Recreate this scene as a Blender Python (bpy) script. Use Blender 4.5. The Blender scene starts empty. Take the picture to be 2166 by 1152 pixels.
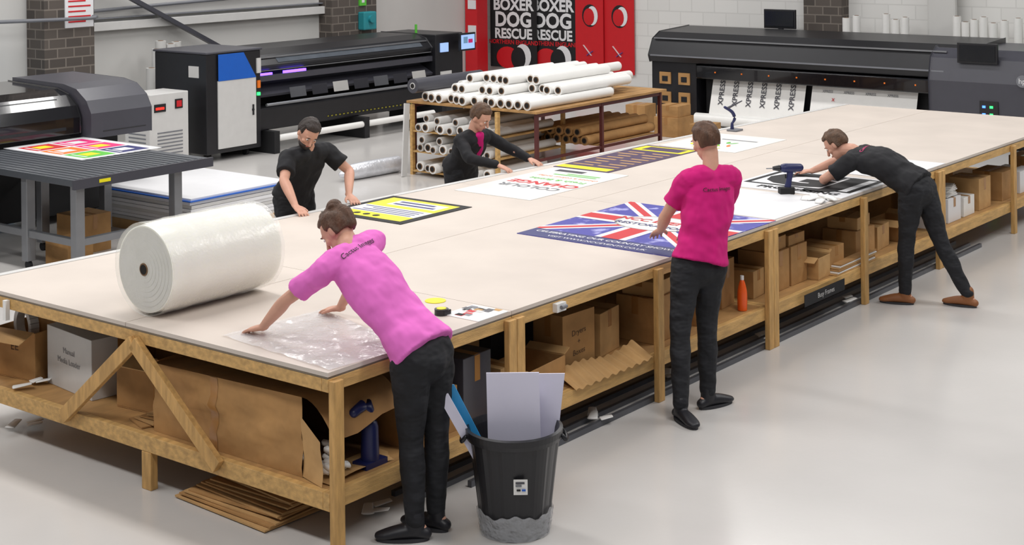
import bpy, math, random
from mathutils import Vector, Matrix, Euler
from mathutils.bvhtree import BVHTree
random.seed(7)
V=Vector
scn=bpy.context.scene
scn.view_settings.view_transform='Standard'
COL=scn.collection
def c(r,g,b):
    def l(x):
        x/=255.
        return x/12.92 if x<=.04045 else ((x+.055)/1.055)**2.4
    return (l(r),l(g),l(b),1)
# ---------------------------------------------------------------- materials
MATS={}
def mat(name,col,rough=.6,metal=0,var=0,vscale=8,stretch=(1,1,1),bump=0,bscale=40,emit=0,trans=0,alpha=1,coat=0,spec=.5,col2=None,lo=.3,hi=.7,bd=.01):
    if name in MATS: return MATS[name]
    m=bpy.data.materials.new(name); m.use_nodes=True
    nt=m.node_tree; b=nt.nodes['Principled BSDF']
    b.inputs['Base Color'].default_value=col
    b.inputs['Roughness'].default_value=rough
    b.inputs['Metallic'].default_value=metal
    b.inputs['Specular IOR Level'].default_value=spec
    b.inputs['Coat Weight'].default_value=coat
    b.inputs['Transmission Weight'].default_value=trans
    b.inputs['Alpha'].default_value=alpha
    if emit:
        b.inputs['Emission Color'].default_value=col
        b.inputs['Emission Strength'].default_value=emit
    tc=nt.nodes.new('ShaderNodeTexCoord'); mp=nt.nodes.new('ShaderNodeMapping')
    mp.inputs['Scale'].default_value=stretch
    nt.links.new(tc.outputs['Object'],mp.inputs['Vector'])
    if var or col2:
        n=nt.nodes.new('ShaderNodeTexNoise'); n.inputs['Scale'].default_value=vscale; n.inputs['Detail'].default_value=5
        nt.links.new(mp.outputs[0],n.inputs['Vector'])
        r=nt.nodes.new('ShaderNodeValToRGB')
        r.color_ramp.elements[0].position=lo; r.color_ramp.elements[1].position=hi
        if col2 is None:
            col2=tuple(min(1,x*(1+var)) for x in col[:3])+(1,)
            c1=tuple(x*(1-var) for x in col[:3])+(1,)
        else: c1=col
        r.color_ramp.elements[0].color=c1; r.color_ramp.elements[1].color=col2
        nt.links.new(n.outputs['Fac'],r.inputs['Fac']); nt.links.new(r.outputs[0],b.inputs['Base Color'])
    if bump:
        n2=nt.nodes.new('ShaderNodeTexNoise'); n2.inputs['Scale'].default_value=bscale
        nt.links.new(mp.outputs[0],n2.inputs['Vector'])
        bp=nt.nodes.new('ShaderNodeBump'); bp.inputs['Strength'].default_value=bump; bp.inputs['Distance'].default_value=bd
        nt.links.new(n2.outputs['Fac'],bp.inputs['Height']); nt.links.new(bp.outputs[0],b.inputs['Normal'])
    MATS[name]=m; return m
def brick(name,c1,c2,mortar,axis,sc=1,bs=.4):
    m=bpy.data.materials.new(name); m.use_nodes=True; nt=m.node_tree; b=nt.nodes['Principled BSDF']
    tc=nt.nodes.new('ShaderNodeTexCoord'); sp=nt.nodes.new('ShaderNodeSeparateXYZ'); cb=nt.nodes.new('ShaderNodeCombineXYZ')
    nt.links.new(tc.outputs['Object'],sp.inputs[0])
    ad=nt.nodes.new('ShaderNodeMath'); ad.operation='ADD'
    if axis=='x': nt.links.new(sp.outputs['X'],cb.inputs['X'])
    elif axis=='y': nt.links.new(sp.outputs['Y'],cb.inputs['X'])
    else:
        nt.links.new(sp.outputs['X'],ad.inputs[0]); nt.links.new(sp.outputs['Y'],ad.inputs[1]); nt.links.new(ad.outputs[0],cb.inputs['X'])
    nt.links.new(sp.outputs['Z'],cb.inputs['Y'])
    t=nt.nodes.new('ShaderNodeTexBrick'); nt.links.new(cb.outputs[0],t.inputs['Vector'])
    t.inputs['Color1'].default_value=c1; t.inputs['Color2'].default_value=c2; t.inputs['Mortar'].default_value=mortar
    t.inputs['Scale'].default_value=1; t.inputs['Brick Width'].default_value=.44*sc; t.inputs['Row Height'].default_value=.22*sc; t.inputs['Mortar Size'].default_value=.01
    nt.links.new(t.outputs['Color'],b.inputs['Base Color']); b.inputs['Roughness'].default_value=.8
    bp=nt.nodes.new('ShaderNodeBump'); bp.inputs['Strength'].default_value=bs; bp.inputs['Distance'].default_value=.01; bp.invert=True
    nt.links.new(t.outputs['Fac'],bp.inputs['Height']); nt.links.new(bp.outputs[0],b.inputs['Normal'])
    return m
FLOOR=mat('epoxy_floor',c(201,198,195),.2,var=.05,vscale=.9,bump=.03,bscale=30,spec=.55)
TOP=mat('bench_top',c(205,194,184),.58,var=.06,vscale=1.6)
WOOD=mat('pine',c(200,160,100),.6,var=.24,vscale=6,stretch=(1,4,6),bump=.3)
WOODV=mat('pine_upright',c(196,154,94),.6,var=.24,vscale=6,stretch=(6,6,1),bump=.3)
PLY=mat('plywood_shelf',c(170,130,80),.7,var=.2,vscale=4,stretch=(1,3,1))
CARD=mat('cardboard',c(172,130,80),.8,var=.15,vscale=5,bump=.5,bscale=7,bd=.03)
CARD2=mat('cardboard_light',c(192,152,100),.8,var=.13,vscale=5,bump=.5,bscale=7,bd=.03)
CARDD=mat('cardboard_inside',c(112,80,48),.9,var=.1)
TAPE=mat('parcel_tape',c(164,118,68),.25,var=.03)
WHITE=mat('white_board',c(228,228,230),.4,var=.015)
PAPER=mat('white_vinyl',c(234,233,230),.35,var=.02)
LILAC=mat('foam_board',c(216,214,232),.5,var=.02)
BLACK=mat('black_plastic',c(28,28,32),.35,var=.1)
BLACKM=mat('black_matt',c(20,20,23),.7,var=.1)
BLACKG=mat('black_gloss',c(18,18,22),.12,coat=.5)
GREYD=mat('dark_grey_shell',c(68,68,76),.35,var=.03)
GREYM=mat('mid_grey',c(116,118,124),.4,var=.05)
GREYL=mat('light_grey_shell',c(205,204,202),.45,var=.03)
ALU=mat('aluminium',c(140,142,146),.4,metal=.6,var=.05)
SLAT=mat('grey_slats',c(84,88,94),.4,metal=.3,var=.1,vscale=30,stretch=(1,12,1))
RED=mat('red_print',c(200,24,34),.5,var=.03)
NAVY=mat('navy_print',c(38,42,108),.45,var=.05)
PURP=mat('violet_print',c(62,60,160),.45,vscale=8,col2=c(168,168,220),lo=.54,hi=.64)
YEL=mat('yellow_print',c(232,220,20),.45,var=.02)
BLUE=mat('blue_panel',c(18,92,190),.4,var=.03)
CYAN=mat('cyan_board',c(50,150,210),.45,var=.03)
LBLUE=mat('pale_blue_sheet',c(130,176,212),.6,var=.04)
ORANGE=mat('orange_print',c(236,120,30),.5,var=.03)
GREEN=mat('green_print',c(90,190,60),.5,var=.03)
PINKP=mat('pink_print',c(224,40,120),.5,var=.03)
TEAL=mat('teal_box',c(40,140,150),.5,var=.03)
PLUM=mat('plum_print',c(70,50,82),.5,var=.05)
INK=mat('marker_ink',c(84,62,44),.8,var=.05)
HAZ=mat('dull_yellow',c(150,142,40),.6,var=.05)
SKIN=mat('skin',c(204,154,132),.5,var=.06,vscale=12,spec=.4)
HAIRB=mat('brown_hair',c(82,54,36),.55,var=.4,vscale=30,stretch=(1,1,.3),bump=.6,bscale=120)
HAIRL=mat('mid_brown_hair',c(88,62,42),.55,var=.35,vscale=30,bump=.6,bscale=120)
HAIRD=mat('dark_hair',c(44,33,28),.55,var=.3,vscale=30,bump=.6,bscale=120)
SHPINK=mat('pink_cotton',c(228,112,198),.85,var=.07,vscale=4,bump=.7,bscale=5,bd=.05,stretch=(1.6,1,.7))
SHMAG=mat('magenta_cotton',c(200,6,114),.85,var=.09,vscale=4,bump=.7,bscale=5,bd=.05,stretch=(1.6,1.6,.6))
SHBLK=mat('black_cotton',c(25,25,29),.85,var=.15,vscale=6,bump=.7,bscale=6,bd=.05)
JEANS=mat('black_denim',c(23,24,29),.8,var=.25,vscale=7,bump=.8,bscale=7,bd=.05,stretch=(1,1,1.8))
SHOE=mat('black_shoe',c(27,27,33),.45,var=.1)
TAN=mat('tan_leather',c(140,88,50),.6,var=.1)
SOLE=mat('rubber_sole',c(50,50,54),.7,var=.1)
EYEW=mat('eye_white',c(230,228,224),.2)
LIP=mat('lip',c(168,98,90),.5)
BUB=mat('bubble_wrap',c(246,245,236),.2,var=.025,vscale=3,stretch=(10,1,1),bump=.12,bscale=45,coat=.35)
BUBE=mat('bubble_wrap_end',c(228,226,212),.35,var=.05,vscale=6,bump=.2,bscale=45)
for m_ in (BUB,BUBE):
    b_=m_.node_tree.nodes['Principled BSDF']; b_.inputs['Subsurface Weight'].default_value=.7; b_.inputs['Subsurface Radius'].default_value=(.12,.12,.1)
BUBF=mat('bubble_film',c(250,250,246),.12,alpha=.35,bump=.3,bscale=60,spec=1.0)
CLEAR=mat('clear_film',c(248,250,255),.1,alpha=.36,bump=.35,bscale=26,spec=1.0)
BAG=mat('clear_bag_film',c(206,208,212),.15,alpha=.5,bump=.9,bscale=22,spec=.9,bd=.03)
REDST=mat('dark_red_steel',c(84,34,32),.5,var=.1)
GLASS=mat('smoked_cover',c(92,98,106),.12,metal=.2,var=.15,vscale=3)
SCREEN=mat('screen_glow',c(150,180,230),.3,emit=.7)
SCRD=mat('screen_dark',c(24,26,30),.15)
UV=mat('uv_lamp_glow',c(90,60,255),.3,emit=7)
LEDG=mat('green_led',c(40,255,90),.3,emit=4)
LEDB=mat('blue_led',c(60,110,255),.3,emit=4)
LEDR=mat('red_led',c(255,40,30),.3,emit=2)
COREB=mat('core_brown',c(120,92,66),.8,var=.1)
HOLE=mat('hole_dark',c(24,20,18),.9,var=.1)
SILV=mat('silver_wrap',c(214,216,222),.25,metal=.3,var=.08,vscale=20,bump=.5)
ORB=mat('orange_bottle',c(238,96,30),.25,var=.03)
NTOOL=mat('navy_tool',c(30,36,84),.4,var=.06)
SEAM=mat('dark_seam',c(120,108,92),.8,var=.1)
WALLM=mat('wall_cladding',c(200,199,196),.7,var=.03,vscale=1.2)
WBRICK=brick('painted_block',c(222,221,218),c(217,216,213),c(208,207,204),'y',bs=.2)
DBRICK=brick('dark_brick',c(92,84,78),c(70,64,60),c(120,112,104),'xy',.6)
# ---------------------------------------------------------------- builder
TXT={}
def textmesh(s,off=0.0):
    k=(s,off)
    if k in TXT: return TXT[k]
    cu=bpy.data.curves.new('t','FONT'); cu.body=s; cu.size=1; cu.align_x='CENTER'; cu.align_y='CENTER'; cu.offset=off; cu.resolution_u=3
    o=bpy.data.objects.new('t',cu); COL.objects.link(o); bpy.context.view_layer.update()
    dg=bpy.context.evaluated_depsgraph_get(); me=o.evaluated_get(dg).to_mesh()
    r=([tuple(v.co) for v in me.vertices],[tuple(p.vertices) for p in me.polygons])
    bpy.data.objects.remove(o); bpy.data.curves.remove(cu)
    TXT[k]=r; return r
class B:
    def __init__(s): s.v=[];s.f=[];s.m=[];s.mats=[];s.s=[]
    def add(s,vs,fs,m,smooth=False):
        if m not in s.mats: s.mats.append(m)
        i=s.mats.index(m); o=len(s.v)
        s.v+=[V(x) for x in vs]
        for f in fs: s.f.append([o+k for k in f]); s.m.append(i); s.s.append(smooth)
        return s
    def box(s,cx,cy,cz,sx,sy,sz,m,rot=None,piv=None):
        vs=[V((x*sx/2,y*sy/2,z*sz/2)) for x in(-1,1) for y in(-1,1) for z in(-1,1)]
        if rot:
            R=Euler(rot).to_matrix(); vs=[R@x for x in vs]
        vs=[x+V((cx,cy,cz)) for x in vs]
        return s.add(vs,[(0,1,3,2),(4,6,7,5),(0,4,5,1),(2,3,7,6),(0,2,6,4),(1,5,7,3)],m)
    def bb(s,x0,x1,y0,y1,z0,z1,m):
        return s.box((x0+x1)/2,(y0+y1)/2,(z0+z1)/2,abs(x1-x0),abs(y1-y0),abs(z1-z0),m)
    def beam(s,p0,p1,w,h,m,up=(0,0,1)):
        p0=V(p0);p1=V(p1);t=(p1-p0).normalized();u=V(up).cross(t).normalized();w2=t.cross(u)
        vs=[p+u*a*w/2+w2*b*h/2 for p in(p0,p1) for a in(-1,1) for b in(-1,1)]
        return s.add(vs,[(0,1,3,2),(4,6,7,5),(0,4,5,1),(2,3,7,6),(0,2,6,4),(1,5,7,3)],m)
    def prism(s,prof,axis,a0,a1,m,smooth=False):
        n=len(prof)
        def pt(a,p): return (a,p[0],p[1]) if axis=='x' else ((p[0],a,p[1]) if axis=='y' else (p[0],p[1],a))
        vs=[pt(a0,p) for p in prof]+[pt(a1,p) for p in prof]
        fs=[tuple(range(n)),tuple(range(2*n-1,n-1,-1))]+[(i,(i+1)%n,n+(i+1)%n,n+i) for i in range(n)]
        return s.add(vs,fs,m,smooth)
    def poly(s,pts,m): return s.add(pts,[tuple(range(len(pts)))],m)
    def tube(s,pts,rad,m,side=None,n=14,sub=3,rnd=True,smooth=True):
        pts=[V(p) for p in pts]; rad=[(r,r) if not isinstance(r,(tuple,list)) else r for r in rad]
        K=len(pts)
        if side is None:
            t0=(pts[1]-pts[0]).normalized(); side=V((0,0,1)) if abs(t0.z)<.9 else V((1,0,0))
            sides=[side]*K
        elif isinstance(side,list): sides=[V(x) for x in side]
        else: sides=[V(side)]*K
        P=[];Rr=[];S=[]
        def cr(a,b,c_,d,t): return .5*((2*b)+(c_-a)*t+(2*a-5*b+4*c_-d)*t*t+(3*b-a-3*c_+d)*t**3)
        for i in range(K-1):
            a=pts[max(i-1,0)];b=pts[i];c_=pts[i+1];d=pts[min(i+2,K-1)]
            for k in range(sub):
                t=k/sub
                P.append(cr(a,b,c_,d,t) if K>2 else b.lerp(c_,t))
                ra=[rad[max(i-1,0)],rad[i],rad[i+1],rad[min(i+2,K-1)]]
                Rr.append(tuple(max(.001,cr(ra[0][q],ra[1][q],ra[2][q],ra[3][q],t)) for q in(0,1)) if K>2 else tuple(rad[i][q]*(1-t)+rad[i+1][q]*t for q in (0,1)))
                S.append(sides[i].lerp(sides[i+1],t))
        P.append(pts[-1]);Rr.append(rad[-1]);S.append(sides[-1])
        N=len(P); T=[(P[min(i+1,N-1)]-P[max(i-1,0)]).normalized() for i in range(N)]
        if rnd:
            def ends(p,t,r,sd,sg):
                m_=min(r); return [(p+t*sg*m_*math.sin(a),t,(r[0]*math.cos(a),r[1]*math.cos(a)),sd) for a in(.5,1.0,1.35)]
            pre=[e for e in reversed(ends(P[0],T[0],Rr[0],S[0],-1))]; post=ends(P[-1],T[-1],Rr[-1],S[-1],1)
        else: pre=[];post=[]
        ringsd=pre+list(zip(P,T,Rr,S))+post
        vs=[]
        for p,t,r,sd in ringsd:
            u=sd-t*sd.dot(t); u.normalize(); w=t.cross(u)
            for k in range(n):
                a=2*math.pi*k/n; vs.append(p+u*r[0]*math.cos(a)+w*r[1]*math.sin(a))
        q=len(ringsd)
        fs=[(i*n+k,i*n+(k+1)%n,(i+1)*n+(k+1)%n,(i+1)*n+k) for i in range(q-1) for k in range(n)]
        s.add(vs,fs,m,smooth)
        s.add([vs[k] for k in range(n)],[tuple(range(n-1,-1,-1))],m); s.add(vs[-n:],[tuple(range(n))],m)
        return s
    def cyl(s,p0,p1,r,m,r1=None,n=20,cap=None):
        p0=V(p0);p1=V(p1);r1=r if r1 is None else r1;t=(p1-p0).normalized()
        u=(V((0,0,1)) if abs(t.z)<.9 else V((1,0,0))); u=(u-t*u.dot(t)).normalized(); w=t.cross(u)
        A=[p0+(u*math.cos(2*math.pi*k/n)+w*math.sin(2*math.pi*k/n))*r for k in range(n)]
        C=[p1+(u*math.cos(2*math.pi*k/n)+w*math.sin(2*math.pi*k/n))*r1 for k in range(n)]
        s.add(A+C,[(k,(k+1)%n,n+(k+1)%n,n+k) for k in range(n)],m,True)
        s.add(A,[tuple(range(n-1,-1,-1))],cap or m); s.add(C,[tuple(range(n))],cap or m)
        return s
    def ell(s,ctr,r,m,ax=None,nu=16,nv=12,fn=None):
        ctr=V(ctr); ax=ax or (V((1,0,0)),V((0,1,0)),V((0,0,1)))
        vs=[]
        for j in range(nv+1):
            ph=math.pi*j/nv
            for i in range(nu):
                th=2*math.pi*i/nu; d=(math.sin(ph)*math.cos(th),math.sin(ph)*math.sin(th),math.cos(ph))
                k=fn(d) if fn else 1
                vs.append(ctr+ax[0]*(d[0]*r[0]*k)+ax[1]*(d[1]*r[1]*k)+ax[2]*(d[2]*r[2]*k))
        fs=[(j*nu+i,(j+1)*nu+i,(j+1)*nu+(i+1)%nu,j*nu+(i+1)%nu) for j in range(nv) for i in range(nu)]
        return s.add(vs,fs,m,True)
    def text(s,t,o,xd,yd,size,m,off=0.0,sx=1.0,fn=None):
        vs,fs=textmesh(t,off); o=V(o);xd=V(xd).normalized();yd=V(yd).normalized()
        pv=[o+xd*(x*size*sx)+yd*(y*size) for x,y,z in vs]
        if fn: pv=[fn(p) for p in pv]
        return s.add(pv,fs,m)
    def obj(s,name,parent=None,label=None,cat=None,group=None,bevel=0,kind=None,remesh=0,smooth=4,fixn=True,fold=0):
        import bmesh
        me=bpy.data.meshes.new(name)
        x=[v.x for v in s.v];y=[v.y for v in s.v];z=[v.z for v in s.v]
        o0=V(((min(x)+max(x))/2,(min(y)+max(y))/2,min(z)))
        me.from_pydata([v-o0 for v in s.v],[],s.f)
        for m in s.mats: me.materials.append(m)
        me.polygons.foreach_set('material_index',s.m); me.polygons.foreach_set('use_smooth',s.s); me.update()
        if remesh:
            bm=bmesh.new(); bm.from_mesh(me); bmesh.ops.remove_doubles(bm,verts=bm.verts,dist=1e-5); bmesh.ops.recalc_face_normals(bm,faces=bm.faces); bm.to_mesh(me); bm.free()
        o=bpy.data.objects.new(name,me); COL.objects.link(o)
        if remesh:
            md=o.modifiers.new('r','REMESH'); md.mode='VOXEL'; md.voxel_size=remesh; md.use_smooth_shade=True
            md=o.modifiers.new('s','SMOOTH'); md.iterations=smooth; md.factor=.5
            if fold:
                tx=bpy.data.textures.new('folds','CLOUDS'); tx.noise_scale=.09; tx.noise_depth=1
                md=o.modifiers.new('d','DISPLACE'); md.texture=tx; md.texture_coords='LOCAL'; md.strength=fold; md.mid_level=.35
            bpy.context.view_layer.update(); dg=bpy.context.evaluated_depsgraph_get()
            nm=bpy.data.meshes.new_from_object(o.evaluated_get(dg)); o.modifiers.clear(); o.data=nm; nm.name=name
            if not nm.materials: nm.materials.append(s.mats[0])
        if bevel:
            md=o.modifiers.new('bevel','BEVEL'); md.width=bevel; md.segments=2; md.limit_method='ANGLE'; md.angle_limit=math.radians(50)
        if parent is not None:
            o.parent=parent; o.location=o0-V(parent['wl'])
        else: o.location=o0
        o['wl']=list(o0)
        if label: o['label']=label
        if cat: o['category']=cat
        if group: o['group']=group
        if kind: o['kind']=kind
        return o
def root(name,loc,label,cat,group=None):
    e=bpy.data.objects.new(name,None); e.empty_display_size=.1; e.location=loc; e['wl']=list(loc); COL.objects.link(e)
    e['label']=label; e['category']=cat
    if group: e['group']=group
    return e
def clone(o,loc,rotz=0,label=None,scale=None):
    n=o.copy(); COL.objects.link(n); n.location=loc
    if rotz: n.rotation_euler=(0,0,rotz)
    if scale: n.scale=scale
    if label: n['label']=label
    for ch in o.children:
        k=ch.copy(); COL.objects.link(k); k.parent=n
    return n
# ---------------------------------------------------------------- setting
B().bb(-9,18,-9,14,-.1,0,FLOOR).obj('floor',kind='structure')
B().bb(-9,16.5,12.5,12.7,0,4.5,WALLM).obj('wall_left',kind='structure')
B().bb(16.5,16.7,-9,12.7,0,4.5,WBRICK).obj('wall_right',kind='structure')
B().bb(6.7,7.5,12.1,12.5,0,4.5,DBRICK).obj('trim_1',kind='structure')
B().bb(12.2,13.25,12.2,12.5,0,4.5,DBRICK).obj('trim_2',kind='structure')
B().bb(16.25,16.5,5.15,5.8,0,4.5,DBRICK).obj('trim_3',kind='structure')
b=B(); b.bb(7.5,12.2,12.36,12.5,1.62,1.74,GREYL).bb(7.5,12.2,12.4,12.5,1.78,1.8,GREYM); b.obj('wall_rail',label='pale grey horizontal steel sheeting rail fixed across the cladding wall',cat='wall rail',bevel=.005)
B().beam((7.6,12.3,2.4),(10.2,12.3,1.1),.06,.08,GREYD,up=(0,1,0)).obj('steel_brace',label='dark grey diagonal steel wind brace against the cladding wall',cat='steel brace')
B().tube([(2,12.42,1.95),(6.7,12.04,1.85),(7.5,12.04,1.85),(7.62,12.42,1.9),(12.1,12.42,2.0)],[.025]*5,GREYM,n=8,sub=3).obj('cable_conduit',label='thin grey cable conduit running along the cladding wall',cat='conduit')
b=B().bb(7.02,7.48,12.085,12.1,1.72,2.3,WHITE); 
for k in range(6): b.bb(7.07,7.43 if k%2 else 7.35,12.08,12.085,1.79+k*.07,1.81+k*.07,RED)
b.obj('notice_sheet',label='white notice with red text lines on the brick pillar',cat='sign')
B().beam((5.6,11.6,0),(5.6,12.2,1.62),.95,.02,LBLUE,up=(1,0,0)).obj('foam_sheet',label='pale blue foam sheet leaning beside the brick pillar',cat='sheet')
b=B().bb(12.8,13.1,12.05,12.2,1.32,1.62,TEAL); b.cyl((12.95,12.05,1.5),(12.95,12.0,1.5),.06,TEAL); b.obj('alarm_box',label='small teal plastic box fixed to the brick pillar',cat='alarm box',bevel=.02)
b=B().bb(12.82,12.98,12.17,12.2,1.72,1.9,GREEN).bb(12.87,12.93,12.165,12.17,1.77,1.85,WHITE); b.obj('safety_sign',label='small green and white safety sign on the brick pillar',cat='sign')
# ---------------------------------------------------------------- banners
def banner(y0,y1,x,base,kindn):
    r=root('hanging_banner',(x,(y0+y1)/2,.5),'','banner','printed banners hanging on the block wall')
    cy=(y0+y1)/2;w=abs(y1-y0)
    b=B().bb(x,x+.01,y0,y1,.42,2.6,base)
    f=x-.004; xd=(0,-1,0);yd=(0,0,1)
    if kindn=='dog':
        for t,z,s in (('BOXER',1.56,.29),('DOG',1.285,.37),('RESCUE',1.03,.25)):
            b.text(t,(f,cy,z),xd,yd,s,WHITE,off=.035)
        b.text('NORTHERN ENGLAND',(f,cy,.88),xd,yd,.11,RED,off=.02)
        b.ell((f,cy+.14,.6),(.004,.26,.2),RED,nu=20,nv=10)
        b.ell((f-.003,cy-.22,.64),(.004,.19,.22),WHITE,nu=20,nv=10); b.ell((f-.006,cy-.12,.6),(.004,.17,.2),BLACKM,nu=20,nv=10)
        r['label']='black hanging banner with large white lettering and red emblem'
    else:
        b.ell((f,cy-.02,1.42),(.004,.17,.2),BLACKM,nu=20,nv=10); b.ell((f-.003,cy-.07,1.42),(.004,.12,.17),WHITE,nu=20,nv=10); b.ell((f-.006,cy+.0,1.4),(.004,.12,.15),RED,nu=20,nv=10)
        b.beam((f,cy-.05,.72),(f,cy+.12,.9),.006,.05,WHITE,up=(1,0,0)); b.beam((f-.002,cy+.05,.72),(f-.002,cy-.08,.8),.006,.04,BLUE,up=(1,0,0)); 
        r['label']='red hanging banner with black and white crescent emblem'
    b.obj('banner_print',r)
    B().cyl((x,y0,2.6),(x,y1,2.6),.02,ALU).obj('banner_rail',r)
banner(12.28,11.2,16.38,BLACKM,'dog'); banner(11.42,10.35,16.44,BLACKM,'dog')
banner(10.36,9.76,16.41,RED,'red'); banner(9.78,9.14,16.45,RED,'red')
b=B().bb(15.9,16.2,12.2,12.48,0,2.4,RED).bb(15.88,15.9,12.22,12.4,1.5,1.66,WHITE).bb(15.88,15.9,12.22,12.4,.9,1.2,WHITE); b.obj('display_stand',label='tall red display stand with white labels in the corner',cat='display stand')
# ---------------------------------------------------------------- workbenches
def W(x): return 3.24-.052*x
LW=.036
def bench(x0,x1,first=False,label=''):
    x0+=.002;x1-=.002
    r=root('workbench',((x0+x1)/2,1.5,0),label,'workbench','timber cutting benches set end to end')
    B().prism([(x0,0),(x1,0),(x1,1.6),(x0,1.6)],'z',.878,.9,TOP).obj('benchtop',r,label='beige smooth board benchtop')
    B().prism([(x0,1.605),(x1,1.605),(x1,W(x1)-.06),(x0,W(x0)-.06)],'z',.878,.9,TOP).obj('benchtop',r,label='beige smooth board benchtop')
    B().prism([(x0,W(x0)-.059),(x1,W(x1)-.059),(x1,W(x1)),(x0,W(x0))],'z',.878,.904,GREYL).obj('edge_strip',r,label='pale edge strip')
    B().prism([(x0,.002),(x1,.002),(x1,W(x1)-.002),(x0,W(x0)-.002)],'z',.868,.877,SEAM).obj('underboard',r)
    b=B(); b.bb(x0,x1,0,.045,.8,.867,WOOD); b.obj('apron',r,bevel=.003)
    B().beam((x0,W(x0)-.025,.834),(x1,W(x1)-.025,.834),.045,.066,WOOD).obj('apron',r,bevel=.003)
    for xx in ((x0+.022),(x1-.022)):
        B().bb(xx-.022,xx+.022,.046,W(xx)-.06,.8,.867,WOOD).obj('apron',r,bevel=.003)
    B().bb(x0,x1,0.0,.045,.21,.3,WOOD).obj('rail',r,bevel=.003)
    B().beam((x0,W(x0)-.03,.255),(x1,W(x1)-.03,.255),.045,.09,WOOD).obj('rail',r,bevel=.003)
    for xx in ((x0+.022),(x1-.022)):
        B().bb(xx-.022,xx+.022,.046,W(xx)-.06,.21,.3,WOOD).obj('rail',r,bevel=.003)
    B().prism([(x0+.045,.046),(x1-.045,.046),(x1-.045,W(x1)-.06),(x0+.045,W(x0)-.06)],'z',.285,.299,PLY).obj('shelf',r,label='plywood lower shelf')
    xs=[x0+LW,x1-LW]
    if x1-x0>2: xs.append((x0+x1)/2)
    for xx in xs:
        B().bb(xx-LW,xx+LW,-.04,-.001,0,.86,WOODV).obj('leg',r,bevel=.004)
        B().bb(xx-LW,xx+LW,W(xx)+.001,W(xx)+.04,0,.86,WOODV).obj('leg',r,bevel=.004)
    if first:
        B().bb(.0,.05,1.39,1.47,0,.209,WOODV).obj('leg',r,bevel=.004)
        B().bb(-.04,.0,3.03,3.11,0,.8,WOODV).obj('leg',r,bevel=.004)
        B().beam((-.02,1.50,.81),(-.02,.80,.27),.08,.038,WOODV,up=(1,0,0)).obj('brace',r,bevel=.003)
        B().beam((-.02,1.50,.81),(-.02,2.16,.27),.08,.038,WOODV,up=(1,0,0)).obj('brace',r,bevel=.003)
    return r
bench(0,1.47,True,'timber workbench with diagonal braces and loaded lower shelf')
bench(1.47,4.49,label='long timber workbench with boxes on its lower shelf')
bench(4.49,7.58,label='long timber workbench holding printed sheets and cartons')
bench(7.58,11.2,label='long timber workbench with an almost empty top')
RAILM=mat('galvanised_rail',c(96,98,104),.35,metal=.5,var=.1)
for y,h in ((.0,.035),(.11,.03),(.25,.03)):
    B().bb(.75 if y else 1.1,8.6,y+.002,y+.03,0.001,h,RAILM).obj('metal_rail',label='long grey metal rail lying on the floor under the benches',cat='metal rail',group='grey rails on the floor under the benches')
# ---------------------------------------------------------------- printed sheets
Z=.9005
def sheet(x0,x1,y0,y1,base,name,label,th=.004,dec=None,z=Z):
    b=B().bb(x0,x1,y0,y1,z,z+th,base)
    if dec: dec(b,z+th+.0006)
    return b.obj(name,label=label,cat='printed sheet' if dec else 'sheet')
def rc(b,x0,x1,y0,y1,z,m): b.poly([(x0,y0,z),(x1,y0,z),(x1,y1,z),(x0,y1,z)],m)
def uj(b,z):
    x0,x1,y0,y1=3.38,4.6,0,1.28
    rc(b,3.15,3.38,0,1.28,z,NAVY)
    def diag(t,m,zz):
        tx=t;ty=t
        b.poly([(x0,y0,zz),(x0+tx,y0,zz),(x1,y1-ty,zz),(x1,y1,zz),(x1-tx,y1,zz),(x0,y0+ty,zz)],m)
        b.poly([(x1,y0,zz),(x1,y0+ty,zz),(x0+tx,y1,zz),(x0,y1,zz),(x0,y1-ty,zz),(x1-tx,y0,zz)],m)
    diag(.09,WHITE,z+.0004); diag(.04,RED,z+.0008)
    cx=(x0+x1)/2;cy=(y0+y1)/2
    rc(b,cx-.13,cx+.13,y0,y1,z+.0012,WHITE); rc(b,x0,x1,cy-.13,cy+.13,z+.0012,WHITE)
    rc(b,cx-.075,cx+.075,y0,y1,z+.0016,RED); rc(b,x0,x1,cy-.075,cy+.075,z+.0016,RED)
    b.ell((cx,cy,z+.002),(.24,.34,.001),PAPER,nu=28,nv=6)
    b.text('NCC EVENTS',(cx+.05,cy,z+.004),(0,-1,0),(1,0,0),.12,RED,off=.03)
    b.text('RESTORATION',(cx-.09,cy,z+.004),(0,-1,0),(1,0,0),.09,NAVY,off=.02)
    b.text('CELEBRATING OUR COUNTRY SHOWS',(3.31,.64,z+.001),(0,-1,0),(1,0,0),.066,WHITE,off=.02)
    b.text('VISIT WWW.NCCEVENTS.CO.UK',(3.21,.64,z+.001),(0,-1,0),(1,0,0),.056,WHITE,off=.01)
sheet(3.15,4.6,.0,1.28,PURP,'flag_poster','large printed union flag poster with navy text band',dec=uj)
sheet(4.63,5.6,.03,.95,WHITE,'white_sheet','blank white board beside the flag poster')
def lg(b,z):
    rc(b,5.9,6.57,.04,1.01,z,BLACKM)
    rc(b,5.945,6.525,.09,.96,z+.0004,WHITE)
    b.text('GJ',(6.235,.54,z+.001),(0,-1,0),(1,0,0),.76,BLACKM,off=.06,sx=1.05)
    b.text('PROCESSING',(5.8,.45,z+.001),(0,-1,0),(1,0,0),.125,BLACKM,off=.04)
sheet(5.68,6.62,-.0,1.05,WHITE,'logo_poster','white poster with bold black emblem lettering',dec=lg)
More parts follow.
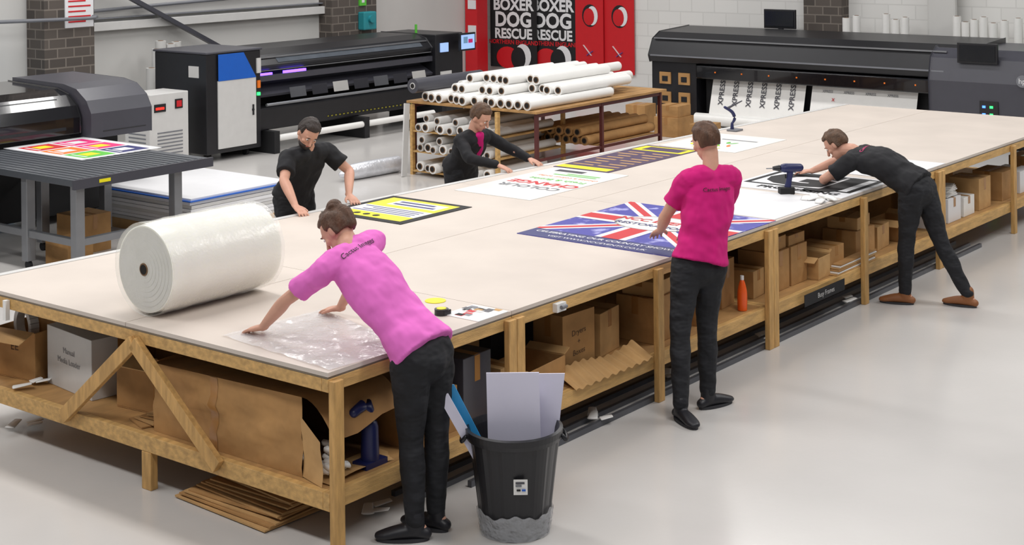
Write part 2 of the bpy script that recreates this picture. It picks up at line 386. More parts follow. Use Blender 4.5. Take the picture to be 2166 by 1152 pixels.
def yl(b,z):
    rc(b,2.97,3.66,2.24,2.94,z,YEL)
    rc(b,3.12,3.34,2.24,2.94,z+.0004,WHITE)
    rc(b,3.42,3.6,2.3,2.8,z+.0004,WHITE); rc(b,3.45,3.49,2.34,2.76,z+.0008,NAVY); rc(b,3.53,3.57,2.4,2.76,z+.0008,NAVY)
    for k in range(4): rc(b,3.14+k*.05,3.16+k*.05,2.3,2.9-.06*(k%3),z+.0008,NAVY)
    for k in range(3): b.ell((3.04,2.75-k*.1,z+.001),(.03,.03,.0005),BLACKM,nu=12,nv=4)
sheet(2.9,3.72,2.17,3.0,BLACKM,'yellow_poster','yellow, white and black printed poster near bench edge',dec=yl)
def pp(b,z):
    rc(b,5.65,5.78,2.24,2.8,z,YEL); rc(b,6.85,7.12,2.22,2.78,z,YEL); rc(b,6.9,7.08,2.28,2.7,z+.0004,PLUM)
    for i in range(8):
        x=5.86+i*.12
        for k in range(2): rc(b,x,x+.035,2.26+k*.28,2.49+k*.27-.04*(i%3),z,CARD2)
sheet(5.62,7.17,2.2,2.8,PLUM,'menu_poster','dark plum poster with yellow bands and rows of text',dec=pp)
def w1(b,z):
    xd=(0,1,0);yd=(-1,0,0)
    b.text('COLOUR',(4.68,2.35,z),xd,yd,.15,GREYM,off=.03)
    b.text('CHANGE',(4.86,2.33,z),xd,yd,.17,RED,off=.04)
    b.text('Fresh & Bright',(5.05,2.33,z),xd,yd,.1,GREEN,off=.02)
    b.text('choose a colour today',(5.19,2.33,z),xd,yd,.07,ORANGE,off=.01)
    for k in range(2): rc(b,5.28+k*.06,5.31+k*.06,2.1,2.55-.1*k,z,GREEN)
    rc(b,5.43,5.52,2.35,2.65,z,GREYD)
sheet(4.2,5.6,1.97,2.76,PAPER,'white_poster','white poster with colourful lines of lettering',dec=w1)
def w2(b,z):
    for k in range(14):
        a=random.uniform(0,6.3); x=7.3+random.random()*.5; y=2.1+random.random()*.4
        b.ell((x,y,z),(.06,.02,.0006),(YEL,GREEN,ORANGE)[k%3],ax=(V((math.cos(a),math.sin(a),0)),V((-math.sin(a),math.cos(a),0)),V((0,0,1))),nu=10,nv=4)
    rc(b,7.9,7.94,2.0,2.4,z,GREYM)
sheet(7.22,8.25,1.85,2.7,PAPER,'floral_poster','white poster with small yellow and green leaf print',dec=w2)
sheet(6.75,7.75,-.0,.68,WHITE,'white_sheet','blank glossy white board near the bench edge')
nx,ny=24,36; vs=[]
for i in range(nx+1):
    for j in range(ny+1):
        u=i/nx;v=j/ny; x=.03+(.55+.15*v)*u+.1*v; y=.02+.92*v-.05*u
        zz=.905+.007*abs(math.sin(i*.9+j*.5))*math.sin(j*.33)**2+.005*abs(math.sin(j*.7)*math.sin(i*.5))
        vs.append((x,y,zz))
b=B();b.add(vs,[(i*(ny+1)+j,(i+1)*(ny+1)+j,(i+1)*(ny+1)+j+1,i*(ny+1)+j+1) for i in range(nx) for j in range(ny)],CLEAR,True)
b.obj('bubble_wrap_sheet',label='crumpled clear bubble wrap sheet spread on the bench',cat='bubble wrap')
# bubble wrap roll
ax0=V((.15,1.61,.9+.269)); ax1=V((.96,1.60,.9+.269)); t=(ax1-ax0).normalized()
r=root('bubble_wrap_roll',((ax0.x+ax1.x)/2,(ax0.y+ax1.y)/2,.9),'large translucent white bubble wrap roll lying on the bench','bubble wrap roll')
b=B(); b.tube([ax0+t*(k*.09) for k in range(0,10)],[.246,.256,.258,.257,.258,.257,.258,.257,.256,.25],BUB,n=64,sub=2,rnd=False)
for k in range(1,9): b.cyl(ax0-t*.001,ax0-t*(.001+.0012*(9-k)),.02+.0275*k,BUBE,n=48)
b.obj('wrap',r)
vs=[]
for i in range(19):
    for k in range(64):
        a=2*math.pi*k/64; rr=.2645+.002*math.sin(i*1.9)+.0015*math.sin(k*1.1+i); p=ax0+t*(-.01+i*.0461); vs.append(p+V((0,math.cos(a)*rr,math.sin(a)*rr)))
B().add(vs,[(i*64+k,i*64+(k+1)%64,(i+1)*64+(k+1)%64,(i+1)*64+k) for i in range(18) for k in range(64)],BUBF,True).obj('outer_film',r,label='clear outer bubble film layer')
B().cyl(ax0-t*.014,ax1+t*.01,.036,COREB,n=24).cyl(ax0-t*.016,ax0-t*.0145,.028,HOLE,n=24).obj('core',r,label='brown cardboard core')
# small table items
b=B().bb(1.17,1.44,.0,.26,Z,.904,PAPER)
for k in range(16): 
    x=1.19+.22*random.random();y=.02+.19*random.random(); rc(b,x,x+.04,y,y+.05,.9045+k*.00005,(GREYM,RED,BLACKM,GREYD,CARD2,GREYL)[k%6])
b.obj('magazine',label='printed magazine page with small photos on the bench',cat='magazine')
b=B().cyl((1.38,.5,Z),(1.38,.5,.904),.062,YEL,n=28); b.obj('yellow_disc',label='flat yellow round sticker on the bench',cat='sticker')
r=root('tape_measure',(1.17,.27,.9),'black and yellow tape measure lying on the bench','tape measure')
B().cyl((1.17,.27,Z),(1.17,.27,.935),.04,BLACK,n=20).bb(1.15,1.21,.23,.27,Z,.93,BLACK).obj('case',r,bevel=.004)
B().cyl((1.17,.27,.9355),(1.17,.27,.938),.028,YEL,n=20).obj('face_disc',r)
def drill(x,y,z,rz,label,blue,s=1):
    r=root('cordless_drill',(x,y,z),label,'power tool')
    R=Matrix.Rotation(rz,3,'Z')
    def q(p): return R@(V(p)*s)+V((x,y,z))
    b=B(); b.tube([q((0.0,0,.19)),q((-.02,0,.19)),q((-.12,0,.19))],[.032*s,.034*s,.03*s],blue,n=16)
    b.tube([q((-.05,0,.17)),q((-.04,0,.1)),q((-.03,0,.05))],[(.02*s,.026*s),(.017*s,.022*s),(.02*s,.026*s)],blue,n=14); b.obj('body',r)
    b=B(); b.cyl(q((.03,0,.19)),q((.08,0,.19)),.024*s,BLACK,r1=.014*s); b.cyl(q((.08,0,.19)),q((.13,0,.19)),.004*s,ALU); b.obj('chuck',r)
    b=B(); a=q((-.02,0,.026)); b.box(a.x,a.y,a.z,.11*s,.07*s,.05*s,BLACKM,rot=(0,0,rz)); b.obj('battery',r,bevel=.006)
    a=q((-.015,0,.13)); B().box(a.x,a.y,a.z,.01*s,.012*s,.03*s,BLACKM,rot=(0,0,rz)).obj('trigger',r,bevel=.002)
drill(5.6,.47,.9005,2.35,'navy and black cordless drill standing on its battery',NTOOL,1.1)
r=root('glue_gun',(8.53,2.6,.9),'grey and navy hand held tool standing on a small base','hand tool')
B().tube([(8.5,2.62,.98),(8.52,2.6,1.03),(8.5,2.62,1.1),(8.44,2.67,1.15)],[.012,.017,.018,.014],NTOOL,n=12).obj('handle',r)
B().cyl((8.46,2.65,1.14),(8.59,2.55,1.21),.013,GREYD,r1=.006).obj('nozzle',r)
B().bb(8.45,8.59,2.54,2.66,.9005,.92,GREYM).tube([(8.5,2.62,.92),(8.5,2.62,.98)],[.02,.014],NTOOL,n=12).obj('base',r,bevel=.005)
b=B()
for k in range(7):
    x=5.38+.26*random.random();y=-.0+.2*random.random();a=random.uniform(0,3)
    b.tube([(x-.06*math.cos(a),y-.05*math.sin(a)+.03,.912),(x,y+.03,.925),(x+.07*math.cos(a),y+.06*math.sin(a)+.03,.912)],[(.008,.03),(.012,.04),(.006,.02)],PAPER,side=(0,0,1),n=8)
b.obj('crumpled_paper',label='loose crumpled white backing paper on the bench edge',cat='waste paper',kind='stuff')
b=B().bb(1.86,1.95,-.034,-.0005,.81,.86,PAPER).cyl((1.88,-.05,.84),(1.93,-.05,.84),.012,GREYM); b.obj('spring_clip',label='white clip fixed on the bench apron',cat='clip')
B().bb(-.03,-.001,2.72,2.75,.74,.86,PAPER).obj('cable_tie',label='white strap looped on the bench end apron',cat='strap')
# ---------------------------------------------------------------- cartons
def carton(x,y,z,sx,sy,sz,rz,label,m=CARD,opened=False,text=None,tface='-x',tsize=.07,group=None,tm=None):
    r=root('cardboard_box',(x,y,z),label,'box',group); R=Matrix.Rotation(rz,3,'Z')
    def q(p): return R@V(p)+V((x,y,z))
    b=B(); t=.006
    def bx(cx,cy,cz,a,b_,c_,mm): 
        p=q((cx,cy,cz)); b.box(p.x,p.y,p.z,a,b_,c_,mm,rot=(0,0,rz))
    if opened:
        bx(0,0,t/2,sx,sy,t,m)
        for s in(-1,1): bx(s*(sx/2-t/2),0,sz/2+t/2,t,sy,sz-t,m); bx(0,s*(sy/2-t/2),sz/2+t/2,sx-2*t,t,sz-t,m)
    else: bx(0,0,sz/2,sx,sy,sz,m)
    if text:
        lines=text.split('\n')
        for i,l in enumerate(lines):
            zz=sz*.66-i*tsize*1.25
            if tface=='-x': b.text(l,q((-sx/2-.002,0,zz)),R@V((0,-1,0)),(0,.08,1),tsize,tm or INK)
            else: b.text(l,q((0,-sy/2-.002,zz)),R@V((1,0,.08)),(0,0,1),tsize,tm or INK)
    b.obj('body',r,bevel=.003)
    if opened:
        for s,ang in ((-1,.9),(1,.5)):
            L=min(sx,sy)*.42
            p0=q((s*sx/2,0,sz)); p1=q((s*(sx/2+L*math.sin(ang)),0,sz+L*math.cos(ang)*(.25 if s>0 else -.5)))
            bb_=B(); e=R@V((0,sy*.48,0)); n_=V((0,0,.005))
            bb_.add([p0-e,p0+e,p1+e,p1-e,p0-e+n_,p0+e+n_,p1+e+n_,p1-e+n_],[(0,1,2,3),(7,6,5,4),(0,4,5,1),(1,5,6,2),(2,6,7,3),(3,7,4,0)],CARD2); bb_.obj('flap',r)
    else:
        bb_=B(); p=q((0,0,sz+.0008))
        if sx>sy: bb_.box(p.x,p.y,p.z,sx*.99,.05,.0012,TAPE,rot=(0,0,rz))
        else: bb_.box(p.x,p.y,p.z,.05,sy*.99,.0012,TAPE,rot=(0,0,rz))
        if sy>=sx: 
            p=q((0,-sy/2-.0008,sz*.8)); bb_.box(p.x,p.y,p.z,.05,.0012,sz*.38,TAPE,rot=(0,0,rz))
        else:
            p=q((-sx/2-.0008,0,sz*.8)); bb_.box(p.x,p.y,p.z,.0012,.05,sz*.38,TAPE,rot=(0,0,rz))
        bb_.obj('tape',r)
    return r
SH=.3
r=root('large_carton',(.36,.85,SH),'long battered brown cardboard carton with its end flaps open','box')
# a battered box: walls with pushed-in vertices
x0,x1,y0,y1,z0,z1=.08,.62,.27,1.46,SH,.71
def dent(y,z): return .012*math.sin(y*9+z*14)+.01*math.sin(y*21)*math.sin(z*17)
def wallgrid(fn,nu,nv,m,b):
    vs=[fn(i/nu,j/nv) for i in range(nu+1) for j in range(nv+1)]
    b.add(vs,[(i*(nv+1)+j,(i+1)*(nv+1)+j,(i+1)*(nv+1)+j+1,i*(nv+1)+j+1) for i in range(nu) for j in range(nv)],m,True)
b=B()
wallgrid(lambda u,v:(x0+dent(y0+(y1-y0)*u,v)*math.sin(math.pi*v),y0+(y1-y0)*u,z0+(z1-z0)*v-.03*u*v),20,8,CARD,b)
wallgrid(lambda u,v:(x0+(x1-x0)*v,y0+(y1-y0)*u,z1-.03*u-.025*math.sin(math.pi*v)*abs(math.sin(u*4))),20,8,CARD,b)
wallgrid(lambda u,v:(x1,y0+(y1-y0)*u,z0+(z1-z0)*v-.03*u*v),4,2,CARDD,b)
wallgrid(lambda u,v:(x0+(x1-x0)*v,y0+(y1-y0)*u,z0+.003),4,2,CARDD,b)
wallgrid(lambda u,v:(x0+(x1-x0)*u,y1,z0+(z1-z0-.03)*v),4,2,CARD,b)
b.obj('body',r)
b=B(); wallgrid(lambda u,v:(x0-.002+dent(.92+.06*u,v)*math.sin(math.pi*v),.92+.06*u,z0+(z1-z0-.02)*v),3,8,TAPE,b); b.obj('tape',r)
b=B(); wallgrid(lambda u,v:(x0-.05*u+.01*math.sin(v*5),y0-.19*u,z0+.005+(z1-z0-.1)*v-.08*u*v),6,6,CARD2,b); b.obj('flap',r)
b=B(); wallgrid(lambda u,v:(x0+(x1-x0)*v+.02*u,y0-.2*u,z1-.17*u*u-.03*u*math.sin(v*6)),6,6,CARD,b); b.obj('flap',r)
b=B(); wallgrid(lambda u,v:(x0+(x1-x0)*v,y0-.2*u,z0+.006+.02*u*math.sin(v*4)),6,6,CARD2,b); b.obj('flap',r)
b=B()
for k in range(22): 
    p=V((.11+.14*random.random(),.1+.2*random.random(),SH+.03+.12*random.random())); b.ell(p,(.02,.035,.018),PAPER,nu=8,nv=6,fn=lambda d:1+.35*math.sin(7*d[0]+k)*math.sin(5*d[1]))
b.obj('packing_paper',label='crumpled white packing paper spilling from the carton',cat='packing paper',kind='stuff')
carton(.36,2.98,SH,.36,.36,.30,.15,'open brown box holding a big tape roll',opened=True,text='EE',tsize=.07)
r=root('tape_roll',(.3,3.0,.62),'silver and brown parcel tape roll lying in an open box','tape roll')
b=B()
for k in range(24):
    a=2*math.pi*k/24;a2=2*math.pi*(k+1)/24
    b.beam((.3+.02*math.cos(a),3.0+.11*math.cos(a),.6+.11*math.sin(a)),(.3+.02*math.cos(a2),3.0+.11*math.cos(a2),.6+.11*math.sin(a2)),.06,.03,GREYL,up=(0,math.cos(a),math.sin(a)))
b.obj('tape_ring',r)
carton(.42,2.42,SH,.4,.54,.36,-.12,'white box with handwritten notes on its side',m=GREYL,text='Manual\nMedia Loader',tsize=.05,tm=GREYM)
dp='plain brown carton deep on the shelf'
carton(.9,2.05,SH,.4,.5,.4,0,dp)
carton(.95,1.0,SH,.4,.7,.3,.1,dp)
carton(.9,2.75,SH,.4,.5,.4,.1,dp)
carton(.4,1.83,SH,.32,.34,.32,.12,'worn brown carton behind the bench braces',opened=True)
b=B()
for k in range(4): b.box(.18+.03*k,1.6-.02*k,SH+.006+k*.012,.2,.2,.008,CARD2 if k%2 else CARD,rot=(0,0,.2*k-.3))
b.obj('flattened_cardboard',label='loose brown cardboard offcuts on the shelf',cat='cardboard',kind='stuff')
b=B();b.tube([(.42,.12,SH+.01),(.42,.12,.5)],[.05,.045],NTOOL,n=14);b.tube([(.42,.12,.5),(.4,.12,.62),(.3,.12,.6)],[.03,.03,.025],NTOOL,n=12);b.bb(.34,.5,.07,.17,SH,.33,NTOOL);b.obj('stapler_tool',label='navy blue pneumatic stapler standing on the shelf',cat='hand tool')
b=B()
for k in range(9):
    b.box(.2+.012*k,.82-.012*k,.012+k*.013,.4-.015*k,.76-.02*k,.009,CARD if k%2 else CARD2,rot=(.01*(k%3),.012*(k%2),.03*(k%4)-.05))
b.obj('flattened_cardboard',label='pile of flattened brown cardboard on the floor',cat='cardboard',kind='stuff')
carton(.9,.3,SH,.4,.4,.25,0,'brown box with handwriting on the lower shelf',text='Assyte',tface='-y',tsize=.07)
carton(1.27,.25,SH,.26,.3,.38,.05,'dark grey storage crate on the lower shelf',m=GREYD)
carton(1.95,.27,SH,.42,.3,.16,.1,'long open brown tray box on the shelf',opened=True)
carton(2.43,.34,SH,.32,.24,.36,-.05,'tall brown box with handwritten words',text='Dryers\n+\nBoxes',tface='-y',tsize=.05)
b=B(); wallgrid(lambda u,v:(2.05+.85*u+.06*v,-.03+.2*v,.304+.055*v+.008*math.sin(u*60)+.02*v*math.sin(u*7)),90,4,CARD2,b); b.obj('cardboard_sheet',label='torn sheet of corrugated cardboard on the shelf',cat='cardboard')
sb='brown carton on the lower shelf'
carton(3.35,.28,SH,.4,.3,.3,0,sb); carton(3.82,.27,SH,.24,.26,.25,.05,'small brown open carton on the lower shelf',opened=True); carton(4.3,.36,SH,.22,.24,.34,.1,sb)
carton(2.82,.42,SH,.28,.3,.28,.15,sb,m=CARD2); carton(1.62,.3,SH,.14,.3,.22,0,sb,m=CARD2); carton(3.35,.28,.602,.34,.26,.1,.08,'flat brown box stacked on a carton',m=CARD2)
carton(1.75,.85,SH,.3,.5,.4,0,dp); carton(3.1,.9,SH,.5,.5,.38,0,dp); carton(4.0,.8,SH,.4,.4,.42,0,dp); carton(2.45,.95,SH,.5,.4,.42,0,'dark storage crate deep on the shelf',m=GREYD); carton(4.9,1.0,SH,.5,.5,.4,0,'dark storage crate deep on the shelf',m=GREYD)
r=root('bottle',(4.27,.1,SH),'orange plastic bottle with white cap on the shelf','bottle')
B().tube([(4.27,.1,SH+.002),(4.27,.1,.42),(4.27,.1,.49),(4.27,.1,.52)],[.034,.036,.024,.012],ORB,n=16,rnd=False).obj('bottle_body',r); B().cyl((4.27,.1,.52),(4.27,.1,.55),.013,WHITE).obj('cap',r)
G='brown cartons on the lower shelf'
carton(4.95,.3,SH,.26,.3,.3,0,'tall brown carton on the lower shelf',group=G); carton(5.24,.3,SH,.26,.3,.3,0,'tall brown carton on the lower shelf',group=G)
carton(5.24,.3,.602,.26,.26,.08,0,'flat brown box stacked on a carton',group=G); carton(4.95,.3,.602,.24,.26,.1,.05,'flat brown box stacked on a carton',group=G)
carton(5.5,.2,SH,.22,.26,.17,.05,'small brown open carton on the lower shelf',group=G,m=CARD2,opened=True); carton(5.78,.25,SH,.26,.3,.2,0,'small brown carton on the lower shelf',group=G)
carton(4.68,.35,SH,.2,.3,.2,.1,'small brown carton on the lower shelf',group=G,m=CARD2)
carton(5.6,.75,SH,.5,.4,.4,0,dp,group=G)
carton(6.35,.27,SH,.36,.3,.24,0,sb,group=G); carton(6.75,.3,SH,.3,.3,.2,.1,sb,group=G,m=CARD2); carton(6.6,.85,SH,.6,.4,.4,0,dp,group=G); carton(6.35,.27,.542,.3,.26,.1,.1,'flat brown box stacked on a carton',group=G,m=CARD2)
carton(7.2,.25,SH,.3,.3,.18,0,'open brown carton on the lower shelf',group=G,opened=True)
b=B()
for k in range(6): b.box(5.95+.02*k,.05+.005*k,SH+.006+k*.012,.7,.08,.009,(CARD2,PAPER,CARD)[k%3],rot=(0,0,.015*(k%3)))
b.obj('board_strips',label='long flat packing strips stacked on the shelf edge',cat='packing strips',kind='stuff')
b=B().bb(4.95,5.62,-.045,-.041,.2,.29,BLACKM); b.text('Busy Frames',(5.3,-.047,.245),(1,0,0),(0,0,1),.055,GREYL); b.obj('shelf_sign',label='small black sign with white lettering on the shelf rail',cat='sign')
for i,(x,h,m,w) in enumerate(((7.85,.34,WHITE,.28),(8.2,.22,WHITE,.3),(8.55,.18,PAPER,.26),(8.95,.3,CARD2,.3),(9.6,.28,CARD,.4),(10.1,.22,WHITE,.4),(10.6,.3,CARD,.4))):
    carton(x,.25,SH,w,.3,h,0,'pale carton on the lower shelf' if m in(WHITE,PAPER) else sb,m=m)
carton(8.1,.75,SH,.6,.4,.4,0,dp); carton(9.1,.8,SH,.6,.4,.4,0,dp)
b=B()
for k in range(8): b.box(8.2,.25,.535+k*.012,.24-.01*(k%3),.26,.009,PAPER,rot=(0,0,.1*(k%4)))
b.obj('paper_stack',label='loose stack of white papers on a carton',cat='paper stack',kind='stuff')
b=B()
for (x,y,z) in ((.15,2.85,.03),(.5,.2,.02),(2.4,.05,.04),(3.4,.18,.02),(.1,2.7,SH+.02),(4.6,.15,.02),(5.9,.1,.04)):
    for k in range(3):
        xx=x+random.uniform(-.1,.1);yy=y+random.uniform(-.05,.05)
        b.tube([(xx,yy,z),(xx+random.uniform(.04,.1),yy+random.uniform(-.08,.08),z+.012)],[(.006,.035),(.004,.025)],PAPER,side=(0,0,1),n=8)
b.obj('waste_scraps',label='scattered white paper offcuts around the shelf and floor',cat='waste paper',kind='stuff')
# ---------------------------------------------------------------- dustbin
r=root('dustbin',(.80,-.54,0),'black ribbed plastic dustbin standing on the floor','bin')
b=B(); n=64; prof=[(.0,.17),(.18,.19),(.36,.212),(.475,.228),(.48,.245),(.5,.25),(.53,.252),(.535,.235),(.5,.225),(.3,.2),(.03,.17)]
vs=[]
for pi_,(z,rr) in enumerate(prof):
    for k in range(n):
        a=2*math.pi*k/n; q_=rr+(.006 if (k//4)%2 and pi_<4 else 0)
        vs.append((.80+q_*math.cos(a),-.54+q_*math.sin(a),z))
P_=len(prof)
b.add(vs,[(i*n+k,i*n+(k+1)%n,(i+1)*n+(k+1)%n,(i+1)*n+k) for i in range(P_-1) for k in range(n)],BLACK,False)
b.add(vs[-n:],[tuple(range(n))],BLACK); b.add(vs[:n],[tuple(range(n-1,-1,-1))],BLACK); b.obj('bin_body',r)
Rv=V((.62,-.785,0))
for s in(-1,1):
    p=V((.80,-.54,.485))+Rv*s*.248; w=V((.785,.62,0))
    B().tube([p-w*.05+V((0,0,.01)),p-w*.045+Rv*s*.02-V((0,0,.015)),p+w*.045+Rv*s*.02-V((0,0,.015)),p+w*.05+V((0,0,.01))],[.011]*4,BLACK,n=8).obj('handle',r)
vs=[]
for i in range(9):
    z=.004+i*.0155; rr=.182+.13*z
    for k in range(96):
        a=2*math.pi*k/96; q_=rr+.0035*math.sin(k*.8+i*1.7)*math.sin(i*1.3+k*.21); vs.append((.80+q_*math.cos(a),-.54+q_*math.sin(a),z+(.01*math.sin(k*.35)+.006*math.sin(k*1.1) if i==8 else 0)))
B().add(vs,[(i*96+k,i*96+(k+1)%96,(i+1)*96+(k+1)%96,(i+1)*96+k) for i in range(8) for k in range(96)],BAG,True).obj('plastic_wrap',r,label='crinkled clear plastic around the bin base')
d=V((-.785,-.62,0)); p=V((.80,-.54,.3))+d*.222+Rv*.03
b=B().add([p-Rv*.035+V((0,0,-.04)),p+Rv*.035+V((0,0,-.04)),p+Rv*.035+V((0,0,.04))+d*.008,p-Rv*.035+V((0,0,.04))+d*.008],[(0,1,2,3)],PAPER)
for i,(zz,x_a,x_b) in enumerate(((.022,-.025,.02),(.008,-.025,.005),(-.014,-.02,.0),(-.014,.006,.025))):
    q=p+d*.009+V((0,0,zz)); b.add([q+Rv*x_a-V((0,0,.005)),q+Rv*x_b-V((0,0,.005)),q+Rv*x_b+V((0,0,.005)),q+Rv*x_a+V((0,0,.005))],[(0,1,2,3)],(GREYD,GREYM,BLACKM,BLUE)[i])
b.obj('sticker',r,label='small worn white sticker')
def board(p,w,h,rt,lean,m,label,yaw=0):
    rt=V(rt).normalized(); up=V(lean).normalized(); nn=rt.cross(up).normalized(); p=V(p)
    vs=[p+rt*a*w/2+up*b_*h+nn*c_*.004 for a in(-1,1) for b_ in(0,1) for c_ in(-1,1)]
    return B().add(vs,[(0,1,3,2),(4,6,7,5),(0,4,5,1),(2,3,7,6),(0,2,6,4),(1,5,7,3)],m).obj('foam_board_offcut',label=label,cat='board offcut',group='board offcuts standing in the bin')
cb=V((.80,-.54,.12))
board(cb-Rv*.0+V((-.04,-.04,0)),.27,.70,Rv,(0,.02,1),LILAC,'pale lilac white foam board offcut standing in bin')
board(cb+Rv*.07+V((.06,.05,0)),.24,.66,Rv,Rv*.12+V((0,0,1)),LILAC,'pale lilac white foam board offcut standing in bin')
board(cb-Rv*.1+V((-.02,-.02,.1)),.06,.56,Rv,-Rv*.55+V((0,0,1)),LILAC,'narrow white foam board strip leaning out of bin')
board(cb-Rv*.08+V((.02,.02,.1)),.07,.58,Rv,-Rv*.5+V((0,0,1)),CYAN,'narrow bright blue board strip leaning out of bin')
# ---------------------------------------------------------------- left flatbed printer and outfeed table
r=root('flatbed_printer',(3.3,8.6,0),'long black printer with rounded grey end cover','printer')
dy=.45
pr=[(7.5,.95),(7.5,1.12),(7.56,1.24),(7.7,1.34),(7.9,1.39),(8.8,1.42),(8.8,.95)]
B().prism([(a+dy,b_) for a,b_ in pr],'x',.8,4.28,BLACKG).obj('hood',r,bevel=.01,label='glossy black curved print hood')
pr2=[(7.35,.9),(7.35,1.16),(7.43,1.29),(7.6,1.4),(7.82,1.44),(8.75,1.46),(8.75,.9)]
B().prism([(a+dy,b_) for a,b_ in pr2],'x',4.3,5.08,GREYD).bb(4.45,5.0,7.345+dy,7.35+dy,.96,.97,BLACK).obj('end_cover',r,bevel=.05,label='dark grey rounded end cover')
B().add([(1.0,7.538+dy,1.19),(4.1,7.538+dy,1.19),(4.1,7.66+dy,1.315),(1.0,7.66+dy,1.315),(1.0,7.492+dy,1.0),(4.1,7.492+dy,1.0)],[(4,5,1,0),(0,1,2,3)],SCRD).obj('window',r,label='smoked window in the hood') 
B().bb(1.0,4.9,7.7+dy,8.6+dy,.1,.95,BLACKM).bb(1.0,1.2,7.7+dy,8.6+dy,0,.1,BLACKM).bb(4.6,4.8,7.7+dy,8.6+dy,0,.1,BLACKM).obj('base_frame',r,bevel=.01)
B().cyl((2.9,7.497+dy,1.2),(2.9,7.49+dy,1.2),.04,GREYL).text('hp',(2.9,7.485+dy,1.2),(1,0,0),(0,0,1),.05,BLACKM).obj('round_badge',r)
r=root('outfeed_table',(3.5,6.7,0),'grey slatted metal roller table on aluminium legs','table')
b=B().bb(2.66,4.18,5.8,7.93,.84,.9,SLAT)
for k in range(18): b.bb(2.7+k*.08,2.75+k*.08,5.82,7.9,.9,.906,SLAT)
b.obj('table_top',r,bevel=.004)
B().bb(2.64,4.2,5.77,5.8,.82,.905,GREYD).obj('front_edge',r)
for x,y in ((2.75,5.88),(2.75,6.62),(3.85,5.9),(4.1,7.3),(3.3,7.2),(2.75,7.35)):
    B().bb(x-.045,x+.045,y-.045,y+.045,.08,.84,ALU).obj('leg',r,bevel=.006)
    B().cyl((x-.015,y,.04),(x+.015,y,.04),.04,BLACKM).obj('caster',r)
B().bb(2.72,4.15,5.86,5.92,.3,.36,ALU).obj('crossbar',r); B().bb(2.72,2.78,5.92,7.3,.3,.36,ALU).obj('crossbar',r)
B().bb(2.9,3.02,5.765,5.769,.85,.88,YEL).obj('warning_label',r)
def cs(b,z):
    ms=(RED,ORANGE,GREEN,PINKP,PINKP,NAVY)
    for i,m in enumerate(ms):
        x=3.44+(i//3)*.4; y=7.82-(i%3)*.38
        rc(b,x,x+.36,y-.34,y,z,m); rc(b,x+.1,x+.26,y-.24,y-.08,z+.0004,WHITE if i%2 else YEL)
        rc(b,x+.04,x+.07,y-.3,y-.05,z+.0004,WHITE)
sheet(3.36,4.3,6.66,7.94,WHITE,'colour_chart_sheet','white printed sheet with bright colour squares',dec=cs,z=.9065)
r=root('board_stack',(5.0,7.2,0),'stack of large white sheets with blue edge on a pallet','stack of sheets')
B().bb(4.4,5.75,6.35,7.75,.0,.1,CARD2).obj('pallet',r)
b=B()
for k in range(8): b.bb(4.4+random.uniform(0,.02),5.75,6.35+random.uniform(0,.03),7.75,.1+k*.035,.131+k*.035,WHITE if k%3 else GREYL)
b.obj('sheets',r,label='stack of white plastic sheets'); B().bb(4.39,5.76,6.34,7.76,.38,.392,BLUE).obj('blue_sheet',r,label='bright blue sheet'); B().bb(4.42,5.74,6.37,7.74,.3925,.41,WHITE).obj('top_sheet',r)
carton(3.55,6.9,.0,.36,.36,.36,0,'brown carton with printed labels under the slatted table'); carton(3.1,6.5,.0,.3,.3,.24,0.1,'brown carton under the slatted table')
# ---------------------------------------------------------------- white control cabinet
r=root('chiller_cabinet',(7.05,10.25,0),'white metal control cabinet with red displays','cabinet')
B().bb(6.78,7.4,10.0,10.5,.04,.97,GREYL).bb(6.85,7.3,10.05,10.4,0,.04,BLACKM).obj('body',r,bevel=.01)
b=B()
for k in range(8): b.bb(6.9,7.3,9.994,10.0,.15+k*.045,.165+k*.045,GREYM)
for k in range(6): b.bb(6.774,6.78,10.08,10.42,.2+k*.05,.215+k*.05,GREYM)
b.obj('vent',r)
dp_=B().bb(6.85,7.03,9.99,10.0,.74,.84,BLACKM).obj('display',r); B().bb(6.87,7.0,9.986,9.99,.77,.8,LEDR).obj('display_digits',dp_); B().bb(7.18,7.3,9.99,10.0,.76,.88,BLACKM).bb(7.2,7.28,9.985,9.99,.78,.86,RED).obj('switch',r)
# ---------------------------------------------------------------- large black printer along left wall
r=root('roll_printer',(10.5,10.8,0),'very long black wide format printer with tall end cabinet','printer')
B().bb(7.66,8.6,9.95,11.0,.1,1.41,BLACK).bb(7.64,8.62,9.93,11.02,1.41,1.44,GREYD).obj('end_cabinet',r,bevel=.012)
dr=B().bb(7.84,8.5,9.93,9.95,.16,1.05,GREYL).obj('cabinet_door',r,bevel=.004,label='white cabinet door')
B().cyl((8.44,9.93,.62),(8.44,9.92,.62),.02,BLACKM).bb(8.43,8.45,9.915,9.93,.55,.69,BLACKM).obj('door_handle',dr)
B().add([(7.84,9.925,1.05),(8.5,9.925,1.05),(8.28,9.925,1.4),(7.84,9.925,1.4)],[(0,1,2,3)],BLUE).obj('blue_panel',r,label='bright blue graphic panel')
B().bb(8.52,8.59,9.93,9.95,1.1,1.3,GREYL).bb(8.53,8.58,9.93,9.95,.9,1.0,ORANGE).bb(8.53,8.57,9.925,9.95,.8,.84,LEDG).obj('control_strip',r)
B().bb(7.655,7.66,10.1,10.3,1.1,1.25,GREYL).obj('label_plate',r)
for x in (7.8,8.45):
    for y in (10.1,10.9): B().cyl((x-.02,y,.05),(x+.02,y,.05),.05,BLACKM).obj('caster',r)
B().prism([(10.15,1.1),(10.12,1.16),(10.25,1.3),(10.45,1.36),(11.2,1.36),(11.2,1.1)],'x',8.62,12.3,BLACK).obj('hood',r,bevel=.01)
